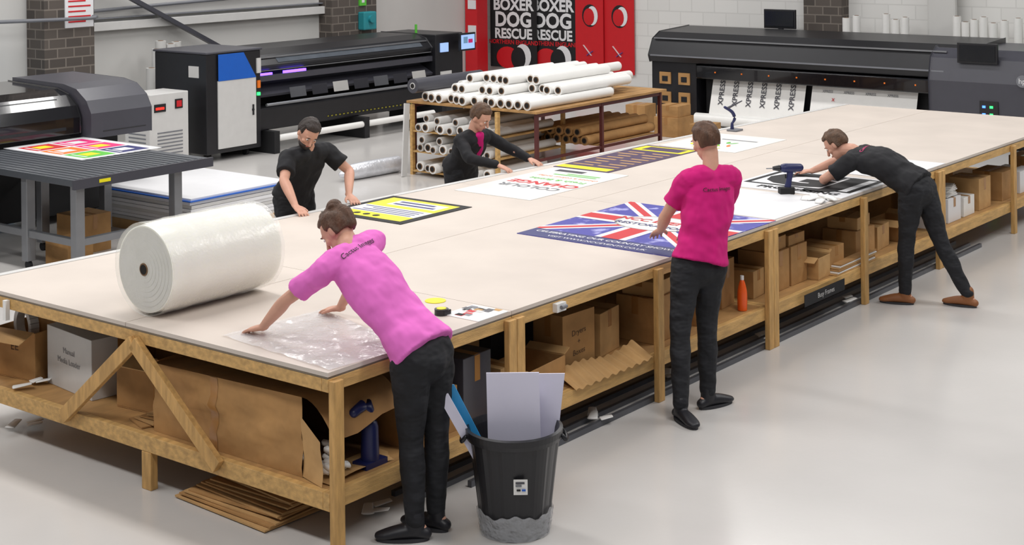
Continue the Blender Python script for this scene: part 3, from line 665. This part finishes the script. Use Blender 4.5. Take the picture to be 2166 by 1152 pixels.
B().beam((8.65,10.2,1.265),(12.25,10.2,1.265),.02,.02,ALU).obj('chrome_trim',r,label='thin chrome trim strip'); B().bb(8.65,12.25,10.1,10.115,1.09,1.1,ALU).obj('chrome_trim',r,label='thin chrome trim strip')
B().add([(9.1,10.14,1.19),(12.1,10.14,1.19),(12.1,10.225,1.275),(9.1,10.225,1.275)],[(0,1,2,3)],GLASS).obj('hood_window',r)
B().bb(8.62,12.3,10.45,11.1,.3,1.1,BLACKM).obj('body',r)
B().bb(8.72,8.98,10.13,10.16,1.03,1.06,UV).obj('curing_lamp',r,label='glowing violet curing lamp'); B().bb(9.2,9.62,10.13,10.16,1.03,1.065,UV).obj('curing_lamp',r,label='glowing violet curing lamp')
B().bb(8.62,12.3,10.12,10.2,.95,1.03,GREYD).obj('carriage_rail',r)
B().beam((8.65,10.3,.84),(12.3,10.3,.84),.4,.04,GREYD,up=(0,-.5,1)).obj('media_bed',r)
for k in range(7): 
    x=9.2+k*.42; B().add([(x,10.03,.84),(x+.3,10.03,.84),(x+.3,10.0,.7),(x,10.0,.7)],[(0,1,2,3),(3,2,1,0)],(GREYM,GREYD,PAPER,GREYD)[k%4]).obj('print_guide',r,label='flat guide plate on the printer front')
B().bb(8.62,12.3,10.0,10.45,.3,.6,BLACK).obj('lower_tray',r,bevel=.02)
b=B().bb(9.9,12.0,9.99,10.0,.36,.375,HAZ)
for k in range(26): b.bb(9.92+k*.08,9.96+k*.08,9.985,9.99,.355,.38,BLACKM)
b.obj('hazard_strip',r,label='dull yellow and black hazard strip')
B().cyl((8.8,9.85,.2),(12.0,9.85,.2),.045,PAPER).obj('take_up_roller',r,label='white take up roller')
B().cyl((8.7,9.95,.65),(12.2,9.95,.65),.02,ALU).obj('guide_bar',r)
for x in (8.75,10.5,12.2): B().bb(x-.05,x+.05,9.8,10.9,.0,.3,BLACKM).obj('foot',r)
B().bb(12.3,12.95,10.05,11.2,.1,1.36,BLACK).bb(12.35,12.9,10.1,11.1,0,.1,BLACKM).obj('end_tower',r,bevel=.015)
B().bb(12.4,12.58,10.03,10.05,1.08,1.22,SCREEN).bb(12.4,12.65,10.03,10.05,.7,.78,GREYL).bb(12.42,12.6,10.03,10.05,.5,.6,ORANGE).obj('control_panel',r)
mo=B().bb(12.68,13.06,9.88,9.91,1.08,1.36,BLACK).bb(12.86,12.88,9.91,10.06,1.2,1.22,BLACK).obj('monitor',r,bevel=.005)
B().bb(12.71,13.03,9.875,9.88,1.11,1.33,SCREEN).bb(12.76,12.86,9.872,9.875,1.2,1.3,LBLUE).bb(12.88,12.98,9.872,9.875,1.2,1.26,PINKP).obj('monitor_screen',mo,label='lit blue monitor screen')
B().cyl((12.35,10.5,1.36),(12.35,10.5,1.5),.02,GREEN).obj('beacon',r,label='green beacon lamp')
for k,(x,y,h,rr) in enumerate(((8.2,11.75,1.1,.08),(8.37,11.85,1.35,.07),(8.52,11.95,1.45,.075),(8.66,11.9,1.4,.07),(8.8,11.95,1.42,.07),(8.3,11.55,1.0,.09),(8.55,11.65,1.15,.08),(8.75,11.7,1.1,.08))):
    q=root('cardboard_tube',(x,y,0),'pale upright material roll standing by the wall','roll','upright rolls by the cladding wall')
    B().cyl((x,y,0),(x,y,h),rr,GREYL if k%2 else WALLM).obj('wound_material',q); B().cyl((x,y,h),(x,y,h+.004),rr*.55,COREB).obj('core',q)
# ---------------------------------------------------------------- right printer
r=root('wide_format_printer',(14.9,4.4,0),'huge black and grey wide format printer against block wall','printer')
B().prism([(14.34,.92),(14.3,1.02),(14.42,1.26),(14.62,1.36),(15.5,1.4),(15.5,.92)],'y',2.3,7.45,BLACK).obj('hood',r,bevel=.01)
for y0,y1 in ((2.95,4.1),(4.2,5.35),(5.45,6.6)):
    B().add([(14.325,y0,1.06),(14.325,y1,1.06),(14.418,y1,1.245),(14.418,y0,1.245)],[(0,1,2,3)],GLASS).obj('hood_window',r,label='long smoked grey window')
B().beam((14.40,2.7,1.275),(14.40,7.4,1.275),.03,.02,ALU).obj('trim_strip',r); B().beam((14.29,2.7,1.02),(14.29,7.4,1.02),.03,.02,GREYM).obj('trim_strip',r)
B().bb(14.3,14.6,2.9,6.6,.70,.9,BLACKG).obj('carriage_beam',r,bevel=.02)
for k in range(8): B().bb(14.29,14.3,3.1+k*.45,3.12+k*.45,.8,.82,ORANGE).obj('indicator_clip',r)
B().bb(14.6,15.4,2.9,6.6,.15,.92,BLACKM).obj('body',r)
def mx(z): return 14.32+.18*(z-.12)/.64
b=B().add([(mx(.7),3.15,.7),(mx(.7),4.75,.7),(14.32,4.75,.12),(14.32,3.15,.12)],[(0,1,2,3)],PAPER).add([(mx(.7),4.85,.7),(mx(.7),6.4,.7),(14.32,6.4,.12),(14.32,4.85,.12)],[(0,1,2,3)],PAPER)
for k in range(6):
    b.text('XPRESS',(mx(.5)-.008,6.22-k*.235,.5),(.27,0,.963),(0,1,0),.115,GREYD,off=.02)
for k in range(4): b.text('XPRESS',(mx(.62)-.008,4.5-k*.33,.62),(0,-1,0),(.27,0,.963),.05,GREYM,off=.01)
b.text('x',(mx(.5)-.008,4.4,.52),(0,-1,0),(.27,0,.963),.1,RED)
b.obj('printed_media',r,label='white printed media hanging from the printer')
B().cyl((14.3,2.95,.1),(14.3,6.6,.1),.09,PAPER).obj('take_up_roll',r)
tw=B().bb(14.4,15.4,6.65,7.45,.1,.92,BLACK).obj('ink_tower',r,bevel=.01)
for i in range(2):
    for j in range(2):
        B().bb(14.38,14.4,6.76+j*.34,6.96+j*.34,.28+i*.3,.46+i*.3,CARD).bb(14.375,14.38,6.81+j*.34,6.91+j*.34,.32+i*.3,.4+i*.3,BLACKM).obj('ink_cartridge',tw,label='brown ink carton in a tower slot')
B().prism([(14.3,.2),(14.25,.9),(14.32,1.2),(14.5,1.32),(15.5,1.34),(15.5,.2)],'y',1.3,2.9,GREYD).bb(14.5,15.4,1.4,2.8,0,.2,BLACKM).obj('end_cover',r,bevel=.03,label='dark grey end housing')
lp=B().bb(14.255,14.27,1.95,2.2,.42,.66,BLACKG).obj('led_panel',r)
for k,m in enumerate((LEDG,LEDB,LEDG,LEDB)): B().bb(14.245,14.254,2.02+(k%2)*.1,2.06+(k%2)*.1,.47+(k//2)*.1,.5+(k//2)*.1,m).obj('status_led',lp)
B().cyl((14.235,1.62,.95),(14.25,1.62,.95),.08,GREYM,n=24).text('hp',(14.23,1.62,.95),(0,-1,0),(0,0,1),.1,WHITE).obj('round_badge',r)
mo=B().bb(14.25,14.29,1.95,2.5,1.15,1.42,BLACK).bb(14.285,14.5,2.2,2.25,1.2,1.25,BLACK).obj('monitor',r,bevel=.005)
B().bb(14.243,14.249,1.98,2.47,1.18,1.39,SCRD).obj('monitor_screen',mo)
B().cyl((14.9,1.75,1.34),(14.9,1.75,1.42),.03,BLACK).cyl((14.9,1.75,1.42),(14.9,1.75,1.5),.045,LEDG).obj('beacon',r,label='glowing green beacon')
for y in (3.0,5.1,6.3): B().bb(14.3,15.5,y,y+.06,.0,.15,BLACKM).obj('foot',r)
r=root('desktop_monitor',(15.8,5.95,0),'small black monitor on a dark stand behind the printer','monitor')
bz=B().bb(15.78,15.82,5.7,6.25,1.38,1.68,BLACK).obj('bezel',r,bevel=.006); B().bb(15.77,15.779,5.73,6.22,1.41,1.65,SCRD).obj('monitor_screen',bz); B().bb(15.78,15.84,5.93,6.0,.02,1.38,BLACKM).bb(15.65,15.95,5.75,6.2,0,.02,BLACKM).obj('stand',r)
for k,y in enumerate((4.95,4.78,4.3,4.15,4.0,3.2,3.07,2.94,2.8,2.66,2.5,2.3,2.16)):
    h=1.57+.04*((k*7)%3); x=16.0
    q=root('vinyl_roll',(x,y,0),'white vinyl roll standing upright by the block wall','roll','upright white rolls by the block wall')
    B().cyl((x,y,0),(x,y,h),.06,PAPER).obj('wound_vinyl',q); B().cyl((x,y,h),(x,y,h+.004),.035,COREB).obj('core',q)
B().bb(16.2,16.3,3.3,3.75,0,2.3,WALLM).obj('leaning_board',label='tall pale board standing near the block wall',cat='board',bevel=.04)
for i,(x,y,z,w,h) in enumerate(((13.2,6.3,0,.44,.28),(13.2,6.3,.282,.38,.16),(13.7,7.2,0,.36,.34),(12.9,5.6,0,.36,.26))): carton(x,y,z,w,w*.9,h,.05*i,'brown carton stacked on the floor by the printer')
# ---------------------------------------------------------------- roll rack
r=root('roll_table',(9.95,6.2,0),'plywood topped table on dark red steel legs','table')
B().bb(8.6,11.4,5.27,7.3,.87,.9,PLY).obj('table_top',r,bevel=.003)
for x in (8.68,10.0,11.32):
    for y in (5.33,7.24): B().bb(x-.02,x+.02,y-.02,y+.02,0,.87,REDST).obj('leg',r)
for y in (5.33,7.24): B().bb(8.7,11.3,y-.015,y+.015,.3,.33,REDST).obj('crossbar',r); B().bb(8.7,11.3,y-.015,y+.015,.82,.87,REDST).obj('crossbar',r)
def rollproto(L,rr,body,loc,label,group,core=COREB):
    q=root('vinyl_roll',loc,label,'roll',group); x,y,z=loc
    B().cyl((x,y,z+rr),(x+L,y,z+rr),rr,body,n=22).obj('wound_vinyl',q)
    B().cyl((x-.006,y,z+rr),(x+L+.006,y,z+rr),min(.04,rr*.68),core,n=16).cyl((x-.008,y,z+rr),(x-.0065,y,z+rr),min(.03,rr*.5),HOLE,n=16).obj('core',q)
    return q
g='white vinyl rolls piled on the table'
lb='white vinyl roll with cardboard core lying in a pile'
pro=[rollproto(L,.06,PAPER,(8.62,5.42+i*.135,.9),lb,g) for i,L in enumerate((1.7,1.9,1.5))]
for i in range(3,13): clone(pro[i%3],(8.52+random.uniform(-.02,.22),5.42+i*.135,.9),rotz=random.uniform(-.005,.005))
for i in range(11): clone(pro[random.randint(0,2)],(8.75+random.uniform(0,.4)+(.25 if i<4 else 0),5.49+i*.135,.9+.106),rotz=random.uniform(-.005,.005))
for i in range(7): clone(pro[random.randint(0,2)],(9.0+random.uniform(0,.4),5.83+i*.135,.9+.212),rotz=random.uniform(-.005,.005))
rollproto(1.3,.09,GREYD,(8.5,7.1,1.01),'dark grey vinyl roll on top of the pile',g,core=GREYL)
r=root('roll_rack',(9.2,6.5,0),'timber rack of shelves holding small vinyl rolls','rack')
for z in (.06,.3,.55): B().bb(8.55,9.9,5.85,7.15,z-.02,z,WOOD).obj('shelf',r)
for y in (5.83,7.18): B().bb(8.55,8.6,y-.02,y+.02,0,.86,WOOD).obj('upright',r); B().bb(9.85,9.9,y-.02,y+.02,0,.86,WOOD).obj('upright',r)
g='small vinyl rolls on the rack shelves'; lb='white vinyl roll stored end out on a rack shelf'
p2=[rollproto(1.1,.06,PAPER,(8.5,5.93,.06),lb,g),rollproto(1.3,.05,GREYL,(8.5,5.93,.3),lb,g)]
for z,n_ in ((.06,9),(.3,9),(.55,9)):
    for i in range(n_):
        if i==0 and z<.5: continue
        clone(p2[(i+int(z*10))%2],(8.42+random.uniform(0,.12),5.93+i*.135,z))
        if i%2 and z>.2: clone(p2[1],(8.45+random.uniform(0,.12),5.99+i*.135,z+.106))
B().beam((8.38,7.15,0),(8.5,7.2,.88),.09,.02,GREYL,up=(0,1,0)).obj('leaning_board',label='pale narrow board leaning on the roll rack',cat='board')
g='brown cardboard tubes under the table'
t3=rollproto(1.5,.06,CARD,(9.4,5.1,0),'brown cardboard tube lying on the floor',g)
for x,y in ((9.7,4.96),(9.3,4.8),(10.2,5.25),(10.6,4.7)): clone(t3,(x,y,0))
B().bb(9.95,11.25,5.36,7.2,.33,.345,PLY).obj('tube_shelf',root('tube_shelf_unit',(10.6,6.3,.33),'plywood shelf resting on steel crossbars','shelf'))
for i in range(9): clone(t3,(9.8,5.45+i*.14,.346))
for i in range(5): clone(t3,(9.75,5.52+i*.14,.452))
r=root('silver_roll',(8.3,7.45,0),'silver wrapped roll lying on the floor','roll')
B().tube([(7.75,7.5,.1),(8.0,7.49,.1),(8.6,7.46,.1)],[.085,.1,.1],SILV,n=20,rnd=False).obj('wrapped_sleeve',r); B().tube([(7.75,7.5,.1),(7.66,7.5,.09)],[.075,.04],SILV,n=14).obj('twisted_end',r)
# ---------------------------------------------------------------- people
def nrm(v): return V(v).normalized()
def hand(b,w,d,nor,sd,thumb,curl=.35,m=SKIN):
    w=V(w);d=nrm(d);nor=V(nor);nor=nrm(nor-d*nor.dot(d));s=d.cross(nor)*sd
    b.tube([w-d*.02,w+d*.02,w+d*.06,w+d*.088],[(.026,.019),(.032,.018),(.042,.016),(.04,.013)],m,side=s,n=12)
    for o,L,sp in ((-.031,.066,-.1),(-.0105,.076,-.03),(.0105,.072,.04),(.031,.056,.12)):
        a=w+d*.085+s*o; d1=nrm(d+s*sp-nor*curl*.4);d2=nrm(d+s*sp-nor*curl*1.3);d3=nrm(d+s*sp-nor*curl*2.2)
        p1=a+d1*L*.45;p2=p1+d2*L*.32;p3=p2+d3*L*.23
        b.tube([a-d*.015,a,p1,p2,p3],[.0085,.009,.0088,.008,.0068],m,n=8,sub=2)
    a=w+d*.025+s*thumb*.026; d1=nrm(d*.75+s*thumb*.7-nor*.15); p1=a+d1*.04; p2=p1+nrm(d+s*thumb*.25-nor*.2)*.032
    b.tube([w+d*.01,a,p1,p2],[.012,.013,.0105,.0085],m,n=8,sub=2)
def lerp(a,b,t): return V(a).lerp(V(b),t)
def person(name_label,J,shirt,pants,hair,shoe,male=True,longsleeve=False,inner=None,bun=False,shirttext=None,beard=False,slim=1.0):
    g=lambda k:V(J[k])
    hl,hr=g('hipL'),g('hipR');pel=(hl+hr)/2;nb=g('neck');sl,sr=g('shL'),g('shR');shc=(sl+sr)/2
    sdh=(hr-hl).normalized();sds=(sr-sl).normalized(); chest=g('chest')
    Hc=g('head');Fd=nrm(J['face']);U=V(J['up']);U=nrm(U-Fd*U.dot(Fd));S=Fd.cross(U)
    wai=lerp(pel,chest,.5); upd=nrm(chest-pel)
    bw=nrm(-V(J['front'])); bn=nrm(bw-upd*bw.dot(upd))
    k=(1.0 if male else .92)*slim
    root_=root('person',(pel.x,pel.y,0),name_label,'person')
    b=B(); e=-.004
    b.tube([pel+upd*.02-V((0,0,.03)),lerp(pel,wai,.45),wai,chest,lerp(chest,shc,.75),lerp(shc,nb,.6)],
          [(.11,.06),(.12,.075),((.14*slim if male else .125)+e,(.1 if male else .09)+e),(.165*k+e,.108+e),(.16*k+e,.09+e),(.07+e,.055+e)],SKIN,side=[sdh,sdh,lerp(sdh,sds,.4),sds,sds,sds],n=24,sub=4)
    for sh in (sl,sr): b.tube([lerp(shc,sh,.3),lerp(shc,sh,.75),sh],[(.07+e,.075+e),(.06+e,.065+e),.052+e],SKIN,n=14)
    b.tube([lerp(nb,shc,.6),nb,Hc-U*.06-Fd*.015],[.065*k,.052*k+.004,.05*k+.004],SKIN,n=14)
    ax=(S,Fd,U)
    b.ell(Hc+U*.025,(.074,.094,.1),SKIN,ax); b.ell(Hc-U*.05+Fd*.022,(.055,.062,.065),SKIN,ax); b.ell(Hc-U*.09+Fd*.05,(.026,.026,.022),SKIN,ax)
    b.tube([Hc+Fd*.088+U*.015,Hc+Fd*.1-U*.01,Hc+Fd*.108-U*.028],[.009,.011,.014],SKIN,n=8,sub=2)
    b.ell(Hc+Fd*.078+U*.03,(.05,.018,.012),SKIN,ax,nu=12,nv=8); b.ell(Hc+Fd*.078-U*.058,(.022,.012,.01),SKIN,ax,nu=12,nv=8)
    for s in(-1,1): b.ell(Hc+S*s*.076-U*.005-Fd*.005,(.01,.02,.03),SKIN,ax,nu=10,nv=8); b.ell(Hc+S*s*.04+Fd*.062-U*.02,(.022,.02,.02),SKIN,ax,nu=10,nv=8)
    ak=1 if male else .9
    for s,sh,el,wr,hd in (('L',sl,g('elL'),g('wrL'),J['hdL']),('R',sr,g('elR'),g('wrR'),J['hdR'])):
        b.tube([sh,lerp(sh,el,.4),lerp(sh,el,.85),el,lerp(el,wr,.25),lerp(el,wr,.7),wr],[.05*ak,.047*ak,.04*ak,.039*ak,.042*ak,.033*ak,.025*ak],SKIN,n=12)
        hand(b,wr,hd,J.get('nor'+s,(0,0,1)),1,1 if s=='L' else -1,J.get('curl'+s,.35))
    for s in 'LR':
        h,kn,an=g('hip'+s),g('kn'+s),g('an'+s)
        b.tube([h-V((0,0,.04)),lerp(h,kn,.5),kn,lerp(kn,an,.3),an],[.065,.062,.048,.046,.034],SKIN,n=12)
        td=nrm(J['toe'+s]); b.tube([an-V((0,0,.03))-td*.03,an-V((0,0,.045))+td*.08,an-V((0,0,.055))+td*.15],[(.03,.03),(.035,.022),(.03,.012)],SKIN,side=td.cross(V((0,0,1))),n=10)
    b.obj('body',root_,remesh=.0055,smooth=3)
    for s in(-1,1): 
        B().ell(Hc+Fd*.082+S*s*.03+U*.008,(.012,.008,.007),EYEW,ax,nu=10,nv=8).ell(Hc+Fd*.0895+S*s*.03+U*.008,(.005,.002,.005),BLACKM,ax,nu=8,nv=6).obj('eye',root_)
        B().ell(Hc+Fd*.092+S*s*.03+U*.03,(.016,.004,.004),hair,ax,nu=10,nv=6).obj('eyebrow',root_)
    B().ell(Hc+Fd*.0885-U*.058,(.02,.006,.006),LIP,ax,nu=10,nv=6).obj('mouth',root_)
    def hf(d):
        s,f,u=d; q=1+.03*math.sin(9*s+5*u)+.025*math.sin(13*f+3*s)+.02*math.sin(23*s+19*f)
        if f>.3 and u<.5: q*=.8
        elif f>-.05 and u<-.05: q*=.82
        elif u<-.62: q*=.8
        return q
    hb=B().ell(Hc+U*.03-Fd*.004,(.088,.107,.112),hair,ax,nu=44,nv=32,fn=hf)
    if bun:
        hb.ell(Hc+U*.12-Fd*.06,(.045,.045,.042),hair,ax,nu=20,nv=16,fn=lambda d:1+.06*math.sin(12*d[0]+8*d[2]))
        hb.tube([Hc-Fd*.09-U*.02,Hc-Fd*.1+U*.05,Hc+U*.1-Fd*.07],[.03,.035,.03],hair,n=10)
    hb.obj('hair',root_,remesh=.0055,smooth=1)
    if beard: B().ell(Hc-U*.06+Fd*.032,(.056,.062,.058),hair,ax,nu=20,nv=14,fn=lambda d:1.03 if d[2]<.15 else .8).obj('beard',root_)
    # shirt
    b=B(); hw=(.155 if male else .16)*slim
    b.tube([pel+bn*.02,lerp(pel,wai,.5)+bn*.015,wai+bn*.008,chest,lerp(chest,shc,.75),lerp(shc,nb,.6)],
      [(hw+.04,.142),(hw+.022,.128),((.15*slim if male else .14)+.018,.118 if male else .11),(.165*k+.016,.122),(.16*k+.014,.104),(.082,.067)],shirt,side=[sdh,sdh,lerp(sdh,sds,.4),sds,sds,sds],n=28,sub=4,rnd=False)
    for sh in (sl,sr): b.tube([lerp(shc,sh,.3),lerp(shc,sh,.75),sh],[(.084,.089),(.074,.079),.066],shirt,n=14)
    for s,sh,el,wr in (('L',sl,g('elL'),g('wrL')),('R',sr,g('elR'),g('wrR'))):
        if longsleeve: b.tube([lerp(shc,sh,.8),sh,lerp(sh,el,.5),el,lerp(el,wr,.5),lerp(el,wr,.92)],[.06,.066*ak,.058*ak,.054*ak,.046*ak,.04*ak],shirt,n=14)
        else: b.tube([lerp(shc,sh,.8),sh,lerp(sh,el,.35),lerp(sh,el,.66)],[.06,.07*ak,.07*ak,.073*ak],shirt,n=18,rnd=False)
    so=b.obj('shirt' if not inner else 'jacket',root_,remesh=.007,smooth=3,fold=.022)
    if inner:
        fr=nrm(J['front']); b=B(); b.tube([lerp(pel,chest,.6)+fr*.09,chest+fr*.096,lerp(shc,nb,.3)+fr*.07],[(.06,.055),(.065,.06),(.05,.035)],inner,side=sds,n=16); b.obj('shirt',root_,label='bright pink shirt under the jacket')
    if shirttext:
        txt,m,sz,f0=shirttext; bk=nrm(J['back'])
        me=so.data; wl=V(so['wl']); bv=BVHTree.FromPolygons([v.co+wl for v in me.vertices],[tuple(p.vertices) for p in me.polygons])
        def pj(p):
            h=bv.ray_cast(p+bk*.4,-bk); return (h[0]+bk*.006) if h[0] else p
        o=lerp(shc,chest,f0); yd=nrm(shc-chest)
        tb=B(); tb.text(txt,o,sds,yd,sz,m,off=.004,fn=pj); tb.obj('shirt_lettering',so)
    # trousers
    b=B()
    b.tube([pel+upd*.09,pel+bn*.005,pel-V((0,0,.05))+bn*.01],[(.138,.104),(hw+.01,.118),(hw+.004,.118)],pants,side=sdh,n=22)
    lk=1.0 if male else 1.06
    for s in 'LR':
        h,kn,an=g('hip'+s),g('kn'+s),g('an'+s)
        b.ell(h+bn*.03-V((0,0,.04)),(.09,.092,.105),pants)
        b.ell(h-V((0,0,.0)),(.098,.1,.1),pants)
        b.tube([h-V((0,0,.01)),lerp(h,kn,.3),lerp(h,kn,.7),kn,lerp(kn,an,.3),lerp(kn,an,.8),an+V((0,0,.02))],[.1*lk,.095*lk,.075*lk,.064,.064,.05,.048],pants,n=16)
    b.obj('trousers',root_,remesh=.008,smooth=4,fold=.016)
    for s in 'LR':
        an=g('an'+s);td=nrm(J['toe'+s]);sd=td.cross(V((0,0,1)));fz=an.z-.085
        p=V((an.x,an.y,fz))
        b=B(); b.tube([p-td*.055+V((0,0,.035)),p+V((0,0,.045)),p+td*.08+V((0,0,.042)),p+td*.155+V((0,0,.03)),p+td*.19+V((0,0,.026))],[(.034,.03),(.037,.04),(.045,.036),(.046,.026),(.034,.018)],shoe,side=sd,n=16)
        b.tube([p+V((0,0,.06)),p+V((0,0,.125))],[(.042,.05),(.044,.048)],shoe,side=sd,n=14); sh_=b.obj('shoe',root_,remesh=.007,smooth=3)
        sb_=B(); pts=[]
        for i in range(20):
            a=2*math.pi*i/20; pts.append((p+td*(.065+.135*math.cos(a))+sd*(.047*math.sin(a))))
        sb_.add([(q.x,q.y,p.z+.0) for q in pts]+[(q.x,q.y,p.z+.016) for q in pts],[tuple(range(19,-1,-1)),tuple(range(20,40))]+[(i,(i+1)%20,20+(i+1)%20,20+i) for i in range(20)],SOLE); sb_.obj('shoe_sole',sh_)
    return root_
AZ=.0855
person('person in pink t-shirt and black trousers leaning over the bench',dict(
 hipL=(.385,-.21,.92),hipR=(.565,-.20,.93),chest=(.45,.09,1.21),neck=(.46,.31,1.41),shL=(.27,.28,1.325),shR=(.64,.29,1.40),
 head=(.51,.42,1.465),face=(-.25,.7,-.75),up=(0,.7,.7),
 elL=(.21,.52,1.14),wrL=(.25,.745,.955),hdL=(.02,.9,-.25),elR=(.74,.50,1.17),wrR=(.78,.69,.955),hdR=(.05,.95,-.2),
 knL=(.42,-.17,.5),knR=(.58,-.20,.5),anL=(.39,-.22,AZ),anR=(.55,-.22,AZ),toeL=(-.6,.75,0),toeR=(-.2,.95,0),front=(0,1,0),back=(-.2,-.6,.7)),
 SHPINK,JEANS,HAIRB,SHOE,male=False,bun=True,shirttext=('Cactus Images',BLACKM,.044,.1))
person('person in magenta t-shirt and black jeans standing at the bench',dict(
 hipL=(2.96,-.25,.94),hipR=(3.10,-.34,.94),chest=(3.10,-.32,1.24),neck=(3.15,-.32,1.52),shL=(3.015,-.24,1.455),shR=(3.275,-.40,1.455),
 head=(3.18,-.27,1.675),face=(.25,.95,-.3),up=(0,.2,.97),
 elL=(3.01,-.06,1.2),wrL=(3.2,.1,1.06),hdL=(.6,.7,-.4),elR=(3.37,-.26,1.2),wrR=(3.43,-.01,1.04),hdR=(.2,.9,-.5),
 knL=(2.84,-.27,.52),knR=(3.08,-.32,.52),anL=(2.74,-.33,AZ),anR=(3.05,-.34,AZ),toeL=(-.35,-.6,0),toeR=(.9,-.3,0),front=(.5,.85,0),back=(-.5,-.85,.1)),
 SHMAG,JEANS,HAIRB,SHOE,male=True,slim=.94,shirttext=('Cactus Images',BLACKM,.034,.3))
person('person in black t-shirt and tan boots bending over the bench',dict(
 hipL=(6.19,-.36,.93),hipR=(6.37,-.38,.93),chest=(6.27,-.08,1.11),neck=(6.29,.20,1.19),shL=(6.10,.13,1.12),shR=(6.46,.15,1.15),
 head=(6.29,.34,1.22),face=(-.15,.75,-.6),up=(0,.6,.8),
 elL=(6.03,.33,.97),wrL=(6.25,.42,.945),hdL=(.9,.3,-.1),elR=(6.5,.42,1.06),wrR=(6.46,.66,.95),hdR=(-.1,1,-.12),
 knL=(6.21,-.30,.5),knR=(6.38,-.52,.5),anL=(6.22,-.28,AZ),anR=(6.43,-.72,AZ),toeL=(-.3,.95,0),toeR=(-.1,1,0),front=(0,1,-.2),back=(-.1,-.3,.9)),
 SHBLK,JEANS,HAIRL,TAN,male=True,shirttext=('Cactus Images',PINKP,.04,.2))
person('person in black t-shirt leaning with both hands on the bench',dict(
 hipL=(3.30,3.62,.92),hipR=(3.13,3.62,.92),chest=(3.21,3.52,1.15),neck=(3.17,3.42,1.35),shL=(3.37,3.42,1.28),shR=(2.99,3.46,1.26),
 head=(3.10,3.34,1.455),face=(-.35,-.7,-.6),up=(0,-.55,.8),
 elL=(3.49,3.27,1.11),wrL=(3.31,3.10,.96),hdL=(-.3,-.85,-.3),elR=(2.83,3.33,1.12),wrR=(2.74,3.11,.96),hdR=(-.2,-.9,-.3),
 knL=(3.34,3.62,.5),knR=(3.10,3.62,.5),anL=(3.36,3.72,AZ),anR=(3.06,3.72,AZ),toeL=(.1,-1,0),toeR=(-.2,-1,0),front=(0,-1,0),back=(0,1,.2)),
 SHBLK,JEANS,HAIRD,SHOE,male=True,beard=True)
person('person in black jacket over pink shirt working across the bench',dict(
 hipL=(5.38,3.62,.86),hipR=(5.22,3.62,.86),chest=(5.27,3.5,1.05),neck=(5.22,3.4,1.22),shL=(5.40,3.40,1.16),shR=(5.06,3.42,1.15),
 head=(5.22,3.32,1.35),face=(.1,-.8,-.5),up=(0,-.5,.85),
 elL=(5.56,3.24,1.03),wrL=(5.56,3.03,.96),hdL=(.1,-.9,-.3),elR=(4.98,3.24,1.02),wrR=(5.12,3.04,.96),hdR=(.2,-.9,-.3),
 knL=(5.40,3.62,.47),knR=(5.2,3.62,.47),anL=(5.42,3.7,AZ),anR=(5.16,3.7,AZ),toeL=(.1,-1,0),toeR=(-.1,-1,0),front=(0,-1,.15),back=(0,1,.2)),
 SHBLK,JEANS,HAIRL,SHOE,male=False,longsleeve=True,inner=SHMAG)
# ---------------------------------------------------------------- lights, world, camera
w=bpy.data.worlds.new('World'); scn.world=w; w.use_nodes=True
w.node_tree.nodes['Background'].inputs[0].default_value=(.95,.96,1,1); w.node_tree.nodes['Background'].inputs[1].default_value=.19
for x in (-3,2,7,12):
    for y in (-3,3.5,9.5):
        l=bpy.data.lights.new('ceiling_lamp','AREA'); l.shape='RECTANGLE'; l.size=.7; l.size_y=4; l.energy=166; l.color=(1,.98,.96)
        o=bpy.data.objects.new('ceiling_lamp',l); o.location=(x,y,6); COL.objects.link(o)
cam=bpy.data.cameras.new('camera'); co=bpy.data.objects.new('camera',cam); COL.objects.link(co); scn.camera=co
F=V((.7848,.6198,0)).normalized(); R=V((.6198,-.7848,0)).normalized(); Zv=V((0,0,1)); th=.0107
X=(R-Zv*th).normalized(); Y=(Zv+R*th).normalized(); Bk=-F
M=Matrix.Identity(4)
for i in range(3): M[i][0]=X[i];M[i][1]=Y[i];M[i][2]=Bk[i]
M.translation=V((-5.294,-5.375,3.14)); co.matrix_world=M
cam.sensor_width=36; cam.lens=3197/2166*36; cam.shift_y=-748/2166; cam.clip_end=200
for o in bpy.data.objects:
    if 'wl' in o: del o['wl']
